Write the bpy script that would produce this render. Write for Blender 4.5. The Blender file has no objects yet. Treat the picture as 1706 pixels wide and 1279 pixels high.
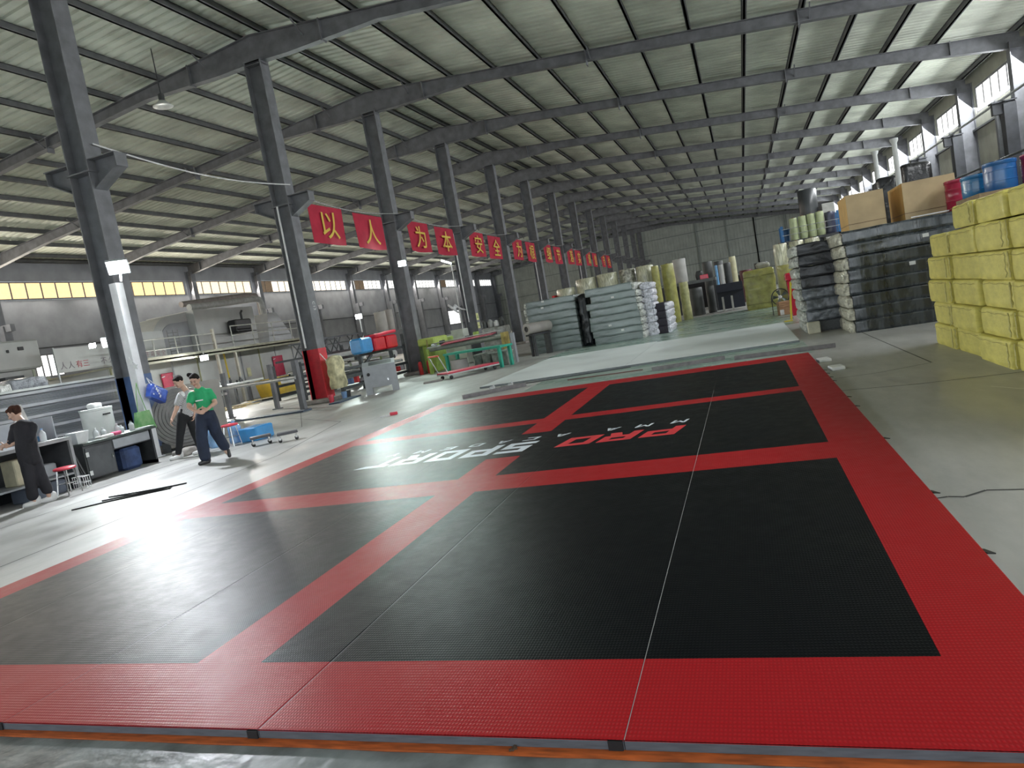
import bpy, bmesh, math, random
from mathutils import Vector, Matrix, noise
random.seed(7)
SC = bpy.context.scene
COL = SC.collection
# ------------------------------------------------------------ camera, light, exposure
cam_d = bpy.data.cameras.new('camera'); cam = bpy.data.objects.new('camera', cam_d); COL.objects.link(cam)
cam_d.sensor_width = 36; cam_d.sensor_fit = 'HORIZONTAL'; cam_d.lens = 1173.551 / 1706 * 36
cam_d.clip_start = 0.05; cam_d.clip_end = 400
RW = [[0.9351652, 0.3081052, -0.1747489], [0.1367314, 0.1411077, 0.9805066], [-0.3267576, 0.9408293, -0.0898314]]
cam.matrix_world = Matrix(((RW[0][0], RW[1][0], -RW[2][0], 0), (RW[0][1], RW[1][1], -RW[2][1], 0), (RW[0][2], RW[1][2], -RW[2][2], 1.51), (0, 0, 0, 1)))
SC.camera = cam
SC.view_settings.view_transform = 'Standard'; SC.view_settings.look = 'None'
SC.view_settings.gamma = 1; SC.view_settings.exposure = 1.0
SC.cycles.use_denoising = True
SC.cycles.max_bounces = 6; SC.cycles.diffuse_bounces = 4; SC.cycles.glossy_bounces = 3; SC.cycles.transmission_bounces = 3
SC.cycles.sample_clamp_indirect = 4; SC.cycles.caustics_reflective = False; SC.cycles.caustics_refractive = False
W = bpy.data.worlds.new('world'); SC.world = W; W.use_nodes = True
bg = W.node_tree.nodes['Background']; bg.inputs[0].default_value = (0.86, 0.95, 1.0, 1); bg.inputs[1].default_value = 1.9

PI_ = 3.14159
def lamp(name, kind, loc, power, color=(1, 1, 1), size=0.4, aim=None, spot=2.2, sy=None, portal=False):
    d = bpy.data.lights.new(name, kind); d.energy = power; d.color = color
    if kind == 'AREA':
        d.shape = 'RECTANGLE'; d.size = size; d.size_y = sy or size; d.spread = 2.4 if name.startswith('flood') else PI_
        if portal: d.cycles.is_portal = True
    elif kind == 'SPOT': d.spot_size = spot; d.spot_blend = 0.6; d.shadow_soft_size = size
    else: d.shadow_soft_size = size
    o = bpy.data.objects.new(name, d); COL.objects.link(o); o.location = loc
    if aim is not None:
        o.rotation_euler = (Vector(aim) - Vector(loc)).to_track_quat('-Z', 'Y').to_euler()
    return o
# near end, out of view, is left open to let daylight in
lamp('daylight_portal', 'AREA', (-12.1, -14, 2.75), 1, size=46, sy=5.5, aim=(-12.1, 50, 2.75), portal=True)
# daylight entering through the window bands of both long walls
for yy in range(0, 96, 12):
    lamp('window_daylight', 'AREA', (10.95, yy, 7.7), 560, (0.95, 0.98, 1.0), size=11, sy=1.1, aim=(2, yy, 0.0))
    lamp('window_daylight', 'AREA', (-35.3, yy, 7.5), 330, (1.0, 0.93, 0.82), size=11, sy=0.9, aim=(-22, yy, 0.0))
# floodlights: the lamp heads are built further down, around these
FL = [((-11.62, 11.12, 3.90), (-8.0, 6.5, 0.0), 135, (0.90, 0.94, 1.0)),
      ((-13.8, 12.5, 2.62), (-9.5, 7.5, 0.3), 80, (0.92, 1.0, 0.97)),
      ((-12.35, 25.2, 4.4), (-6.0, 14.0, 0.0), 65, (0.80, 1.0, 0.93)),
      ((-17.2, 29.5, 2.91), (-13.0, 19.0, 0.5), 150, (0.85, 1.0, 0.95)),
      ((-20.7, 23.0, 2.16), (-17.0, 19.0, 0.0), 220, (1.0, 0.98, 0.92))]
for i, (p, a, e, c) in enumerate(FL):
    lamp('floodlight_beam', 'AREA', (Vector(p) + (Vector(a) - Vector(p)).normalized() * 0.03), e, c, size=0.34, sy=0.24, aim=a)

# ------------------------------------------------------------ materials
MATS = {}
def mat(name, col, rough=0.6, metal=0.0, var=0.12, scale=6.0, bump=0.0, bscale=40.0, emit=0.0, coat=0.0, spec=0.5, col2=None, trans=0.0, alpha=1.0, stretch=(1, 1, 1), rvar=0.0):
    if name in MATS: return MATS[name]
    m = bpy.data.materials.new(name); m.use_nodes = True; nt = m.node_tree; b = nt.nodes['Principled BSDF']
    b.inputs['Roughness'].default_value = rough; b.inputs['Metallic'].default_value = metal
    b.inputs['Specular IOR Level'].default_value = spec; b.inputs['Coat Weight'].default_value = coat
    b.inputs['Coat Roughness'].default_value = 0.15
    b.inputs['Transmission Weight'].default_value = trans; b.inputs['Alpha'].default_value = alpha
    tc = nt.nodes.new('ShaderNodeTexCoord'); mp = nt.nodes.new('ShaderNodeMapping'); mp.inputs['Scale'].default_value = stretch
    nt.links.new(tc.outputs['Object'], mp.inputs[0])
    n = nt.nodes.new('ShaderNodeTexNoise'); n.inputs['Scale'].default_value = scale; n.inputs['Detail'].default_value = 4
    nt.links.new(mp.outputs[0], n.inputs['Vector'])
    r = nt.nodes.new('ShaderNodeValToRGB'); c = Vector(col)
    lo = tuple(max(0, x * (1 - var * 1.6)) for x in c) if col2 is None else tuple(col2)
    hi = tuple(min(1, x * (1 + var)) for x in c) if col2 is None else tuple(c)
    r.color_ramp.elements[0].color = (*lo, 1); r.color_ramp.elements[1].color = (*hi, 1)
    r.color_ramp.elements[0].position = 0.3; r.color_ramp.elements[1].position = 0.7
    nt.links.new(n.outputs['Fac'], r.inputs[0]); nt.links.new(r.outputs[0], b.inputs['Base Color'])
    if rvar:
        mr = nt.nodes.new('ShaderNodeMapRange'); mr.inputs['From Min'].default_value = 0.35; mr.inputs['From Max'].default_value = 0.65
        mr.inputs['To Min'].default_value = rough - rvar; mr.inputs['To Max'].default_value = rough + rvar
        nt.links.new(n.outputs['Fac'], mr.inputs[0]); nt.links.new(mr.outputs[0], b.inputs['Roughness'])
    if bump:
        n2 = nt.nodes.new('ShaderNodeTexNoise'); n2.inputs['Scale'].default_value = bscale; n2.inputs['Detail'].default_value = 3
        nt.links.new(mp.outputs[0], n2.inputs['Vector'])
        bp = nt.nodes.new('ShaderNodeBump'); bp.inputs['Strength'].default_value = bump; bp.inputs['Distance'].default_value = 0.02
        nt.links.new(n2.outputs['Fac'], bp.inputs['Height']); nt.links.new(bp.outputs[0], b.inputs['Normal'])
    if emit:
        b.inputs['Emission Color'].default_value = (*col, 1); b.inputs['Emission Strength'].default_value = emit
    MATS[name] = m
    return m

# ------------------------------------------------------------ mesh helpers
class MB:
    def __init__(s): s.v = []; s.f = []; s.m = []; s.k = 0
    def add(s, vs, fs, k=None, M=None):
        o = len(s.v); k = s.k if k is None else k
        for p in vs:
            p = Vector(p)
            s.v.append(tuple(M @ p) if M is not None else tuple(p))
        for f in fs: s.f.append([i + o for i in f]); s.m.append(k)
        return s
    def box(s, x0, y0, z0, x1, y1, z1, k=None, M=None):
        return s.add([(x0,y0,z0),(x1,y0,z0),(x1,y1,z0),(x0,y1,z0),(x0,y0,z1),(x1,y0,z1),(x1,y1,z1),(x0,y1,z1)],
                     [(0,3,2,1),(4,5,6,7),(0,1,5,4),(1,2,6,5),(2,3,7,6),(3,0,4,7)], k, M)
    def cbox(s, c, d, k=None, rz=0, M=None):
        T = Matrix.Translation(c) @ Matrix.Rotation(rz, 4, 'Z')
        if M is not None: T = M @ T
        return s.box(-d[0]/2,-d[1]/2,-d[2]/2,d[0]/2,d[1]/2,d[2]/2,k,T)
    def bbox(s, x0, y0, z0, x1, y1, z1, r=0.02, k=None, M=None):     # box with chamfered upright edges and top
        xs = [(x0+r,y0),(x1-r,y0),(x1,y0+r),(x1,y1-r),(x1-r,y1),(x0+r,y1),(x0,y1-r),(x0,y0+r)]
        cx, cy = (x0+x1)/2, (y0+y1)/2
        fx = (x1-x0-2*r)/max(1e-6,(x1-x0)); fy = (y1-y0-2*r)/max(1e-6,(y1-y0))
        inn = [(cx+(x-cx)*fx, cy+(y-cy)*fy) for x, y in xs]
        vs = [(x,y,z0+r) for x,y in xs]+[(x,y,z1-r) for x,y in xs]+[(x,y,z1) for x,y in inn]+[(x,y,z0) for x,y in inn]
        fs = [(i,(i+1)%8,8+(i+1)%8,8+i) for i in range(8)]+[(8+i,8+(i+1)%8,16+(i+1)%8,16+i) for i in range(8)]
        fs += [(24+i,24+(i+1)%8,(i+1)%8,i) for i in range(8)]+[tuple(range(16,24)),tuple(range(31,23,-1))]
        return s.add(vs, fs, k, M)
    def bar(s, a, b, w=0.05, h=None, k=None, up=(0,0,1)):
        a, b = Vector(a), Vector(b); h = h or w; d = (b-a); L = d.length; d.normalize(); u = Vector(up)
        if abs(d.dot(u)) > 0.95: u = Vector((0,1,0))
        x = d.cross(u).normalized(); y = x.cross(d).normalized()
        M = Matrix((( x.x,y.x,d.x,a.x),(x.y,y.y,d.y,a.y),(x.z,y.z,d.z,a.z),(0,0,0,1)))
        return s.box(-w/2,-h/2,0,w/2,h/2,L,k,M)
    def tube(s, pts, r, n=8, k=None, caps=True):
        P = [Vector(p) for p in pts]; R = r if isinstance(r,(list,tuple)) else [r]*len(P)
        vs = []; fs = []; x = None
        for i,p in enumerate(P):
            d = (P[min(i+1,len(P)-1)]-P[max(i-1,0)]).normalized()
            if x is None:
                u = Vector((0,0,1)) if abs(d.z)<0.9 else Vector((1,0,0)); x = d.cross(u).normalized()
            else: x = (x-d*x.dot(d)).normalized()
            y = d.cross(x)
            for j in range(n):
                t = 2*math.pi*j/n; vs.append(tuple(p+(x*math.cos(t)+y*math.sin(t))*R[i]))
        for i in range(len(P)-1):
            for j in range(n): fs.append((i*n+j,i*n+(j+1)%n,(i+1)*n+(j+1)%n,(i+1)*n+j))
        if caps: fs += [tuple(range(n-1,-1,-1)), tuple(range((len(P)-1)*n,len(P)*n))]
        return s.add(vs, fs, k)
    def lathe(s, prof, n=20, k=None, M=None, wob=0.0, seed=0):       # prof: (radius, z)
        vs=[];fs=[]
        for r,z in prof:
            for j in range(n):
                t=2*math.pi*j/n; rr=r
                if wob: rr += wob*noise.noise(Vector((math.cos(t)*2.5+seed*7.1,math.sin(t)*2.5,z*3+seed)))*(1 if r>wob*2 else 0)
                vs.append((rr*math.cos(t),rr*math.sin(t),z))
        for i in range(len(prof)-1):
            for j in range(n): fs.append((i*n+j,i*n+(j+1)%n,(i+1)*n+(j+1)%n,(i+1)*n+j))
        fs += [tuple(range(n-1,-1,-1)), tuple(range((len(prof)-1)*n,len(prof)*n))]
        return s.add(vs,fs,k,M)
    def prism(s, pts, h, k=None, M=None):                            # polygon in XY pushed up by h
        n=len(pts); vs=[(x,y,0) for x,y in pts]+[(x,y,h) for x,y in pts]
        fs=[tuple(range(n-1,-1,-1)),tuple(range(n,2*n))]+[(i,(i+1)%n,n+(i+1)%n,n+i) for i in range(n)]
        return s.add(vs,fs,k,M)
    def soft(s, sx, sy, sz, r=0.04, amp=0.01, fr=3.0, seed=0, k=None, M=None, n=8):   # rounded, slightly lumpy box, base at z=0
        def co(h):
            L=[-h,-h+r*0.35,-h+r]; m=max(1,n); a=-h+r; b=h-r
            L+=[a+(b-a)*i/m for i in range(1,m)]+[b,h-r*0.35,h]; return L
        X,Y,Z=co(sx/2),co(sy/2),co(sz/2); nx,ny,nz=len(X),len(Y),len(Z); idx={}; vs=[]; fs=[]
        def vid(i,j,l):
            if (i,j,l) in idx: return idx[(i,j,l)]
            p=Vector((X[i],Y[j],Z[l])); q=Vector((max(-sx/2+r,min(sx/2-r,p.x)),max(-sy/2+r,min(sy/2-r,p.y)),max(-sz/2+r,min(sz/2-r,p.z))))
            d=p-q
            if d.length>1e-9: d.normalize(); p=q+d*r
            w=noise.noise_vector(Vector((p.x*fr+seed*3.7,p.y*fr+seed*1.3,p.z*fr*1.5)))*amp
            w2=noise.noise_vector(Vector((p.x*fr*4+seed,p.y*fr*4,p.z*fr*4)))*amp*0.3
            p=p+w+w2
            if l==0: p.z=-sz/2
            idx[(i,j,l)]=len(vs); vs.append((p.x,p.y,p.z+sz/2)); return idx[(i,j,l)]
        for i in range(nx-1):
            for j in range(ny-1):
                fs.append((vid(i,j,0),vid(i,j+1,0),vid(i+1,j+1,0),vid(i+1,j,0))); fs.append((vid(i,j,nz-1),vid(i+1,j,nz-1),vid(i+1,j+1,nz-1),vid(i,j+1,nz-1)))
        for i in range(nx-1):
            for l in range(nz-1):
                fs.append((vid(i,0,l),vid(i+1,0,l),vid(i+1,0,l+1),vid(i,0,l+1))); fs.append((vid(i,ny-1,l),vid(i,ny-1,l+1),vid(i+1,ny-1,l+1),vid(i+1,ny-1,l)))
        for j in range(ny-1):
            for l in range(nz-1):
                fs.append((vid(0,j,l),vid(0,j,l+1),vid(0,j+1,l+1),vid(0,j+1,l))); fs.append((vid(nx-1,j,l),vid(nx-1,j+1,l),vid(nx-1,j+1,l+1),vid(nx-1,j,l+1)))
        return s.add(vs,fs,k,M)
    def build(s, name, ms, parent=None, smooth=False, loc=None):
        me=bpy.data.meshes.new(name); me.from_pydata(s.v,[],s.f)
        if not isinstance(ms,(list,tuple)): ms=[ms]
        for m in ms: me.materials.append(m)
        if len(ms)>1: me.polygons.foreach_set('material_index',[min(i,len(ms)-1) for i in s.m])
        if smooth: me.polygons.foreach_set('use_smooth',[True]*len(me.polygons)); 
        me.update(); o=bpy.data.objects.new(name,me); COL.objects.link(o)
        if smooth: me.set_sharp_from_angle(angle=math.radians(42))
        if parent is not None: o.parent=parent
        if loc: o.location=loc
        return o
def thing(name, label, cat, loc=(0,0,0), rz=0, group=None):
    o=bpy.data.objects.new(name,None); COL.objects.link(o); o.location=loc; o.rotation_euler=(0,0,rz); o.empty_display_size=0.2
    o['label']=label; o['category']=cat
    if group: o['group']=group
    return o
def tag(o,label,cat,group=None):
    o['label']=label; o['category']=cat
    if group: o['group']=group
    return o
def struct(o): o['kind']='structure'; return o
KIDS={}
def kids(o): return [c for c in o.children]
def dup(root, loc, rz=None, label=None, group=None, scale=None):
    def cp(o,par):
        c=o.copy(); COL.objects.link(c); c.parent=par
        for ch in list(o.children): cp(ch,c)
        return c
    r=cp(root,None); r.location=loc
    if rz is not None: r.rotation_euler=(0,0,rz)
    if scale: r.scale=scale
    if label: r['label']=label
    if group: r['group']=group
    return r
def Tm(x,y,z,rz=0,ry=0,rx=0): return Matrix.Translation((x,y,z))@Matrix.Rotation(rz,4,'Z')@Matrix.Rotation(ry,4,'Y')@Matrix.Rotation(rx,4,'X')
PI=math.pi
ORD=['first','second','third','fourth','fifth','sixth','seventh','eighth','ninth','tenth','eleventh','twelfth','thirteenth','fourteenth','fifteenth','sixteenth']

STEEL=mat('painted_steel_grey',(0.17,0.175,0.19),0.55,0.0,0.18,3,bump=0.1,bscale=30)
STEEL2=mat('painted_steel_purlin',(0.12,0.125,0.13),0.6,0,0.15,3)
GALV=mat('galvanised_steel',(0.5,0.52,0.53),0.4,0.6,0.15,8)
WHITE=mat('white_paint',(0.75,0.76,0.77),0.5,0,0.06,8)
RED=mat('red_paint',(0.55,0.03,0.035),0.45,0,0.12,10)
BLACKM=mat('black_metal',(0.02,0.02,0.022),0.45,0,0.2,10)
DARKG=mat('dark_grey_metal',(0.045,0.048,0.052),0.5,0,0.2,8)
GREYM=mat('grey_enamel',(0.36,0.38,0.41),0.45,0,0.06,6)
CHROME=mat('chrome',(0.7,0.7,0.7),0.2,1,0.03,6)
# ------------------------------------------------------------ the hall
XM=-12.8; XR=11.2; XL=-35.6; YN=-14.0; YE=101.9; PIT=6.9
def YK(k): return 12.0+PIT*k
def roofz(x): return 11.4-0.1*abs(x-XM)
KS=list(range(-3,14))
# concrete floor
fm=bpy.data.materials.new('polished_concrete'); fm.use_nodes=True; nt=fm.node_tree; b=nt.nodes['Principled BSDF']; MATS['polished_concrete']=fm
tc=nt.nodes.new('ShaderNodeTexCoord')
def NN(t,**k):
    n=nt.nodes.new(t)
    for a,v in k.items():
        if a in n.inputs: n.inputs[a].default_value=v
        else: setattr(n,a,v)
    return n
def ramp(src,stops):
    r=nt.nodes.new('ShaderNodeValToRGB'); el=r.color_ramp.elements
    while len(el)<len(stops): el.new(0.5)
    for e,(p,c) in zip(el,stops): e.position=p; e.color=(*c,1)
    nt.links.new(src,r.inputs[0]); return r
n1=NN('ShaderNodeTexNoise',Scale=0.35,Detail=6.0,Roughness=0.65); n2=NN('ShaderNodeTexNoise',Scale=2.6,Detail=8.0,Roughness=0.7); n3=NN('ShaderNodeTexNoise',Scale=0.8,Detail=4.0)
mp=nt.nodes.new('ShaderNodeMapping'); mp.inputs['Scale'].default_value=(1.6,0.55,1); nt.links.new(tc.outputs['Object'],mp.inputs[0])
for n in (n1,n2,n3): nt.links.new(mp.outputs[0],n.inputs['Vector'])
r1=ramp(n1.outputs['Fac'],[(0.3,(0.34,0.335,0.32)),(0.5,(0.40,0.40,0.385)),(0.72,(0.50,0.50,0.485))])
r2=ramp(n2.outputs['Fac'],[(0.3,(0.78,0.78,0.78)),(0.62,(1,1,1))])
mx=nt.nodes.new('ShaderNodeMixRGB'); mx.blend_type='MULTIPLY'; mx.inputs[0].default_value=0.75
nt.links.new(r1.outputs[0],mx.inputs[1]); nt.links.new(r2.outputs[0],mx.inputs[2]); nt.links.new(mx.outputs[0],b.inputs['Base Color'])
mr=NN('ShaderNodeMapRange'); mr.inputs['From Min'].default_value=0.35; mr.inputs['From Max'].default_value=0.65; mr.inputs['To Min'].default_value=0.30; mr.inputs['To Max'].default_value=0.6
nt.links.new(n3.outputs['Fac'],mr.inputs[0]); nt.links.new(mr.outputs[0],b.inputs['Roughness'])
bp=nt.nodes.new('ShaderNodeBump'); bp.inputs['Strength'].default_value=0.12; bp.inputs['Distance'].default_value=0.02; nt.links.new(n2.outputs['Fac'],bp.inputs['Height']); nt.links.new(bp.outputs[0],b.inputs['Normal'])
m=MB(); m.box(XL-.3,YN,-0.2,XR+.3,YE+.3,0); struct(m.build('floor',fm))
# walls
WL=mat('wall_sheet_bluegrey',(0.33,0.345,0.375),0.6,0,0.1,1.2,bump=0.05); WR=mat('wall_sheet_olive',(0.30,0.305,0.25),0.65,0,0.12,1.2)
WE=mat('wall_sheet_pale',(0.36,0.39,0.355),0.55,0,0.1,1.0); JOINT=mat('joint_dark',(0.07,0.07,0.07),0.8)
ROOF=mat('roof_sheet',(0.78,0.825,0.72),0.6,0.0,0.14,0.8)
def side_wall(name,x0,x1,zl,zh,top,m_):
    w=MB(); w.box(x0,YN,0,x1,YE,zl); w.box(x0,YN,zh,x1,YE,top)
    for k in KS: w.box(x0,YK(k)-.35,zl,x1,YK(k)+.35,zh)
    w.box(x0,YN,zl,x1,YK(KS[0])-.35,zh)
    return struct(w.build(name,m_))
side_wall('wall_left',XL-.25,XL,7.0,8.0,roofz(XL)+.05,WL); side_wall('wall_right',XR,XR+.25,7.1,8.3,roofz(XR)+.05,WR)
# end wall of ribbed sheet
w=MB(); n=int((XR-XL)/0.42)
for i in range(n):
    x=XL+i*(XR-XL)/n; d=(XR-XL)/n
    for (a,bb,dy) in ((0,.55,0),(.55,.7,.0),(.7,.85,.05),(.85,1,.05)):
        pass
    xs=[x,x+d*.6,x+d*.7,x+d*.9,x+d]; ys=[YE,YE,YE-.05,YE-.05,YE]
    vs=[(a,c,0) for a,c in zip(xs,ys)]+[(a,c,roofz(a)+.12) for a,c in zip(xs,ys)]
    w.add(vs,[(j,j+1,j+6,j+5) for j in range(4)])
w.add([(XL-.2,YE+.1,0),(XR+.2,YE+.1,0),(XR+.2,YE+.1,9),(XM,YE+.1,11.4),(XL-.2,YE+.1,9)],[(0,1,2,3,4)])
struct(w.build('wall_back',WE))
# roof sheets with ribs running down the slope
w=MB(); pitch=0.34; n=int((YE-YN)/pitch)
for sgn,xe in ((1,XR+.25),(-1,XL-.25)):
    xa=XM
    for i in range(n):
        y=YN+i*pitch; ys=[y,y+pitch*.55,y+pitch*.65,y+pitch*.9,y+pitch]; dz=[0,0,.045,.045,0]
        vs=[(xa,c,roofz(xa)+d) for c,d in zip(ys,dz)]+[(xe,c,roofz(xe)+d) for c,d in zip(ys,dz)]
        fs=[(j,j+1,j+6,j+5) for j in range(4)]
        w.add(vs,fs)
for sgn,xe in ((1,XR+.25),(-1,XL-.25)):
    w.add([(XM,YN,11.55),(XM,YE,11.55),(xe,YE,roofz(xe)+.15),(xe,YN,roofz(xe)+.15)],[(0,1,2,3)])
struct(w.build('ceiling',ROOF))
TN=[0]
def trim(mb,m_,smooth=False):
    TN[0]+=1; return struct(mb.build('trim_%d'%TN[0],m_,smooth=smooth))
# purlins
px=[XM-.42,XM+.42]+[XM+1.75+1.75*i for i in range(12)]+[XM-1.8-1.8*i for i in range(12)]+[XR-.35,XL+.35]
for x in px:
    w=MB(); z=roofz(x); w.box(x-.035,YN,z-.2,x+.035,YE,z-.005); w.box(x-.035,YN,z-.2,x+.075,YE,z-.185); w.box(x-.075,YN,z-.02,x+.035,YE,z-.005); trim(w,STEEL2)
# rafters, one per frame and side
for k in KS:
    y=YK(k)
    for sgn in (1,-1):
        L=(XR-XM if sgn>0 else XM-XL)
        st=[(0,.80),(1.2,.72),(4.2,.36),(L*.42,.34),(L*.8,.42),(L-.2,.62)]
        w=MB()
        for (a,da),(c,dc) in zip(st[:-1],st[1:]):
            xa,xc=XM+sgn*a,XM+sgn*c; za,zc=roofz(xa)-.2,roofz(xc)-.2
            w.add([(xa,y-.012,za),(xc,y-.012,zc),(xc,y-.012,zc-dc),(xa,y-.012,za-da),(xa,y+.012,za),(xc,y+.012,zc),(xc,y+.012,zc-dc),(xa,y+.012,za-da)],
                  [(0,1,2,3),(7,6,5,4),(0,4,5,1),(3,2,6,7)])
            w.bar((xa,y,za-.01),(xc,y,zc-.01),.22,.02,up=(0,1,0)) if False else None
            for zz in ((za-.01,zc-.01),(za-da,zc-dc)):
                w.add([(xa,y-.12,zz[0]-.01),(xc,y-.12,zz[1]-.01),(xc,y+.12,zz[1]-.01),(xa,y+.12,zz[0]-.01),(xa,y-.12,zz[0]+.01),(xc,y-.12,zz[1]+.01),(xc,y+.12,zz[1]+.01),(xa,y+.12,zz[0]+.01)],
                      [(0,1,2,3),(7,6,5,4),(0,4,5,1),(3,2,6,7),(0,3,7,4),(1,5,6,2)])
        for a in (2.4,8.7,15.6,21.5):                              # splice plates
            xx=XM+sgn*a; zz=roofz(xx)-.2; dd=.62 if a<3 else .5
            w.box(xx-.02,y-.13,zz-dd,xx+.02,y+.13,zz+.02)
        for a in range(1,12,2):                                    # knee braces to the purlins
            xx=XM+sgn*(1.77*a); zz=roofz(xx)
            if a%4==1: w.bar((xx,y-.55,zz-.2),(xx,y-.02,zz-.52),.04)
        trim(w,STEEL)
# gutter strip of daylight-coloured ridge sheet is left to the roof; struts along the ridge
# wall columns
for k in KS:
    y=YK(k)
    w=MB(); x=XR-.55
    w.box(XR-.62,y-.2,0,XR-.60,y+.2,8.5); w.box(XR-.6,y-.01,0,XR-.02,y+.01,8.6); w.box(XR-.02,y-.2,0,XR,y+.2,8.6)
    w.k=1; w.box(XR-1.02,y-.22,0,XR-.6,y+.22,6.3); w.box(XR-1.35,y-.12,5.95,XR-.6,y+.12,6.37); w.box(XR-1.4,y-.2,6.37,XR-.55,y+.2,6.42)
    trim(w,[STEEL,mat('painted_steel_dark',(0.05,0.054,0.062),0.6,0.0,0.18,3)])
    w=MB(); w.box(XL,y-.2,0,XL+.02,y+.2,8.6); w.box(XL+.02,y-.01,0,XL+.48,y+.01,8.6); w.box(XL+.48,y-.2,0,XL+.5,y+.2,8.5)
    w.box(XL+.5,y-.2,0,XL+.8,y+.2,5.6); w.box(XL+.5,y-.12,5.3,XL+1.2,y+.12,5.65)
    trim(w,mat('steel_bluegrey',(0.2,0.21,0.235),0.55,0,0.1,3))
# girts and posts on the walls, eave channels
GIR=mat('girt_dark',(0.09,0.095,0.1),0.6)
for z in (2.2,4.4,6.4):
    w=MB(); w.box(XR-.12,YN,z-.04,XR,YE,z+.04); trim(w,GIR)
    if z<6: w=MB(); w.box(XL,YN,z-.03,XL+.1,YE,z+.03); trim(w,GIR)
for z in (2.4,4.6,6.9,8.9):
    w=MB(); w.box(XL,YE-.14,z-.05,XR,YE-.06,z+.05); trim(w,mat('girt_green',(0.2,0.23,0.21),0.6))
for x in [XL+7.6*i for i in range(1,6)]+[-1.2,2.4,6.2]:
    w=MB(); w.box(x-.07,YE-.2,0,x+.07,YE-.06,roofz(x)-.3); trim(w,mat('girt_green',(0.2,0.23,0.21),0.6))
for k in KS[:-1]:
    y=YK(k)+PIT/2
    w=MB(); w.box(XR-.2,y-.11,0,XR,y+.11,7.0); trim(w,GIR)
w=MB(); w.tube([(XR-.95,YK(-2),6.5),(XR-.95,YE-1,6.5)],.05); trim(w,GALV)
# pipe lines slung along the near side of the right wall
# windows, one per bay
PW=mat('window_pane_white',(1,1,1),0.4,emit=.9); FRAME=mat('window_frame_grey',(0.22,0.22,0.23),0.5)
WN=[0]; LOUV=mat('louver_grey',(0.42,0.42,0.42),0.5); LOUB=mat('louver_brown',(0.5,0.36,0.25),0.5)
def window(x,inn,y0,y1,z0,z1,pane,npane,louv=None,lm=None):
    WN[0]+=1; f=MB(); t=.045
    f.box(x-.04,y0,z0,x+.04,y1,z0+t*1.5); f.box(x-.04,y0,z1-t*1.5,x+.04,y1,z1)
    for i in range(npane+1):
        yy=y0+(y1-y0)*i/npane; f.box(x-.035,yy-t*.7,z0,x+.035,yy+t*.7,z1)
    fo=struct(f.build('window_%d'%WN[0],FRAME))
    p=MB()
    for i in range(npane):
        a=y0+(y1-y0)*i/npane+t; c=y0+(y1-y0)*(i+1)/npane-t
        if louv and i in louv: continue
        p.box(x-.01,a,z0+.04,x+.01,c,z1-.04)
    p.build('window_pane',pane,fo)
    if louv:
        p=MB(); nl=16
        for i in louv:
            a=y0+(y1-y0)*i/npane+t; c=y0+(y1-y0)*(i+1)/npane-t
            for j in range(nl):
                z=z0+.05+(z1-z0-.1)*j/nl; p.box(x-.05,a,z,x+.05,c,z+.055)
        p.build('louver',lm,fo)
for k in KS[:-1]:
    a,c=YK(k)+.42,YK(k+1)-.42
    window(XR+.08,-1,a,c,7.12,8.28,PW,6,louv=(1,2) if k in (2,6,9) else None,lm=LOUV)
    t=max(0,min(1,(k-3)/4.5)); col=(1.0,0.66+.34*t**.8,0.30+.66*t**.8); 
    pm=mat('window_pane_sunlit_%s'%('amber','amber','gold','straw','cream','ivory','pale','white')[max(0,min(7,k-2))],col,0.4,emit=.72)
    window(XL-.08,1,a,c,7.02,7.98,pm,7,louv=(0,1) if k in (5,) else ((1,2) if k in (7,10) else None),lm=LOUB)
# a low window in the right wall and one low in the left wall, a lit office window
window(XR+.02,-1,30.2,32.4,2.6,4.4,PW,3); window(XL+.02,1,82,86.5,2.2,4.0,PW,2); window(XL+.1,1,27.3,28.9,2.8,4.05,PW,4)
# floor joints and cracks
def line(pts,wd=.02,m_=JOINT):
    w=MB()
    for a,c in zip(pts[:-1],pts[1:]):
        a=Vector((*a,0));c=Vector((*c,0)); d=(c-a).normalized(); nrm=Vector((-d.y,d.x,0))*wd/2
        w.add([a-nrm+Vector((0,0,.0015)),c-nrm+Vector((0,0,.0015)),c+nrm+Vector((0,0,.0015)),a+nrm+Vector((0,0,.0015))],[(0,1,2,3)])
    trim(w,m_)
line([(2.13,20),(2.13,14.9),(2.16,10.41)],.02); line([(.9,9.05),(1.68,8.86),(3.2,8.8)],.02); line([(2.18,10.4),(1.5,10.1),(.95,10.05)],.015)
line([(.85,4.68),(.98,4.72),(1.06,4.69),(1.2,4.79),(1.38,4.75),(1.9,4.78)],.022); line([(-7.2,4.2),(-7.5,9.5),(-8.5,13),(-11.6,15.4)],.02); line([(-10.2,7.9),(-10.2,12.5)],.03)
line([(-9.5,3),(-9.5,13.0),(-12.0,16.5)],.015); line([(-12.1,16.6),(-10.4,19.5),(-9.7,21.6),(-7.5,23.6)],.02)
line([(2.2,8.2),(2.35,7.9),(2.7,7.6),(2.6,7.3),(3,7.0)],.012,mat('chalk_white',(0.75,0.75,0.73),0.8))
# green-tinted painted floor beyond the mats, painted slab between
GP=mat('green_floor_paint',(0.33,0.39,0.36),0.3,0,0.25,.5,col2=(0.20,0.32,0.26),stretch=(1,2.5,1),rvar=.1)
w=MB(); w.box(-4.6,13.5,0,1.0,16.1,.002); w.box(-6.6,21.5,0,1.35,36,.002); trim(w,GP)

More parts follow.
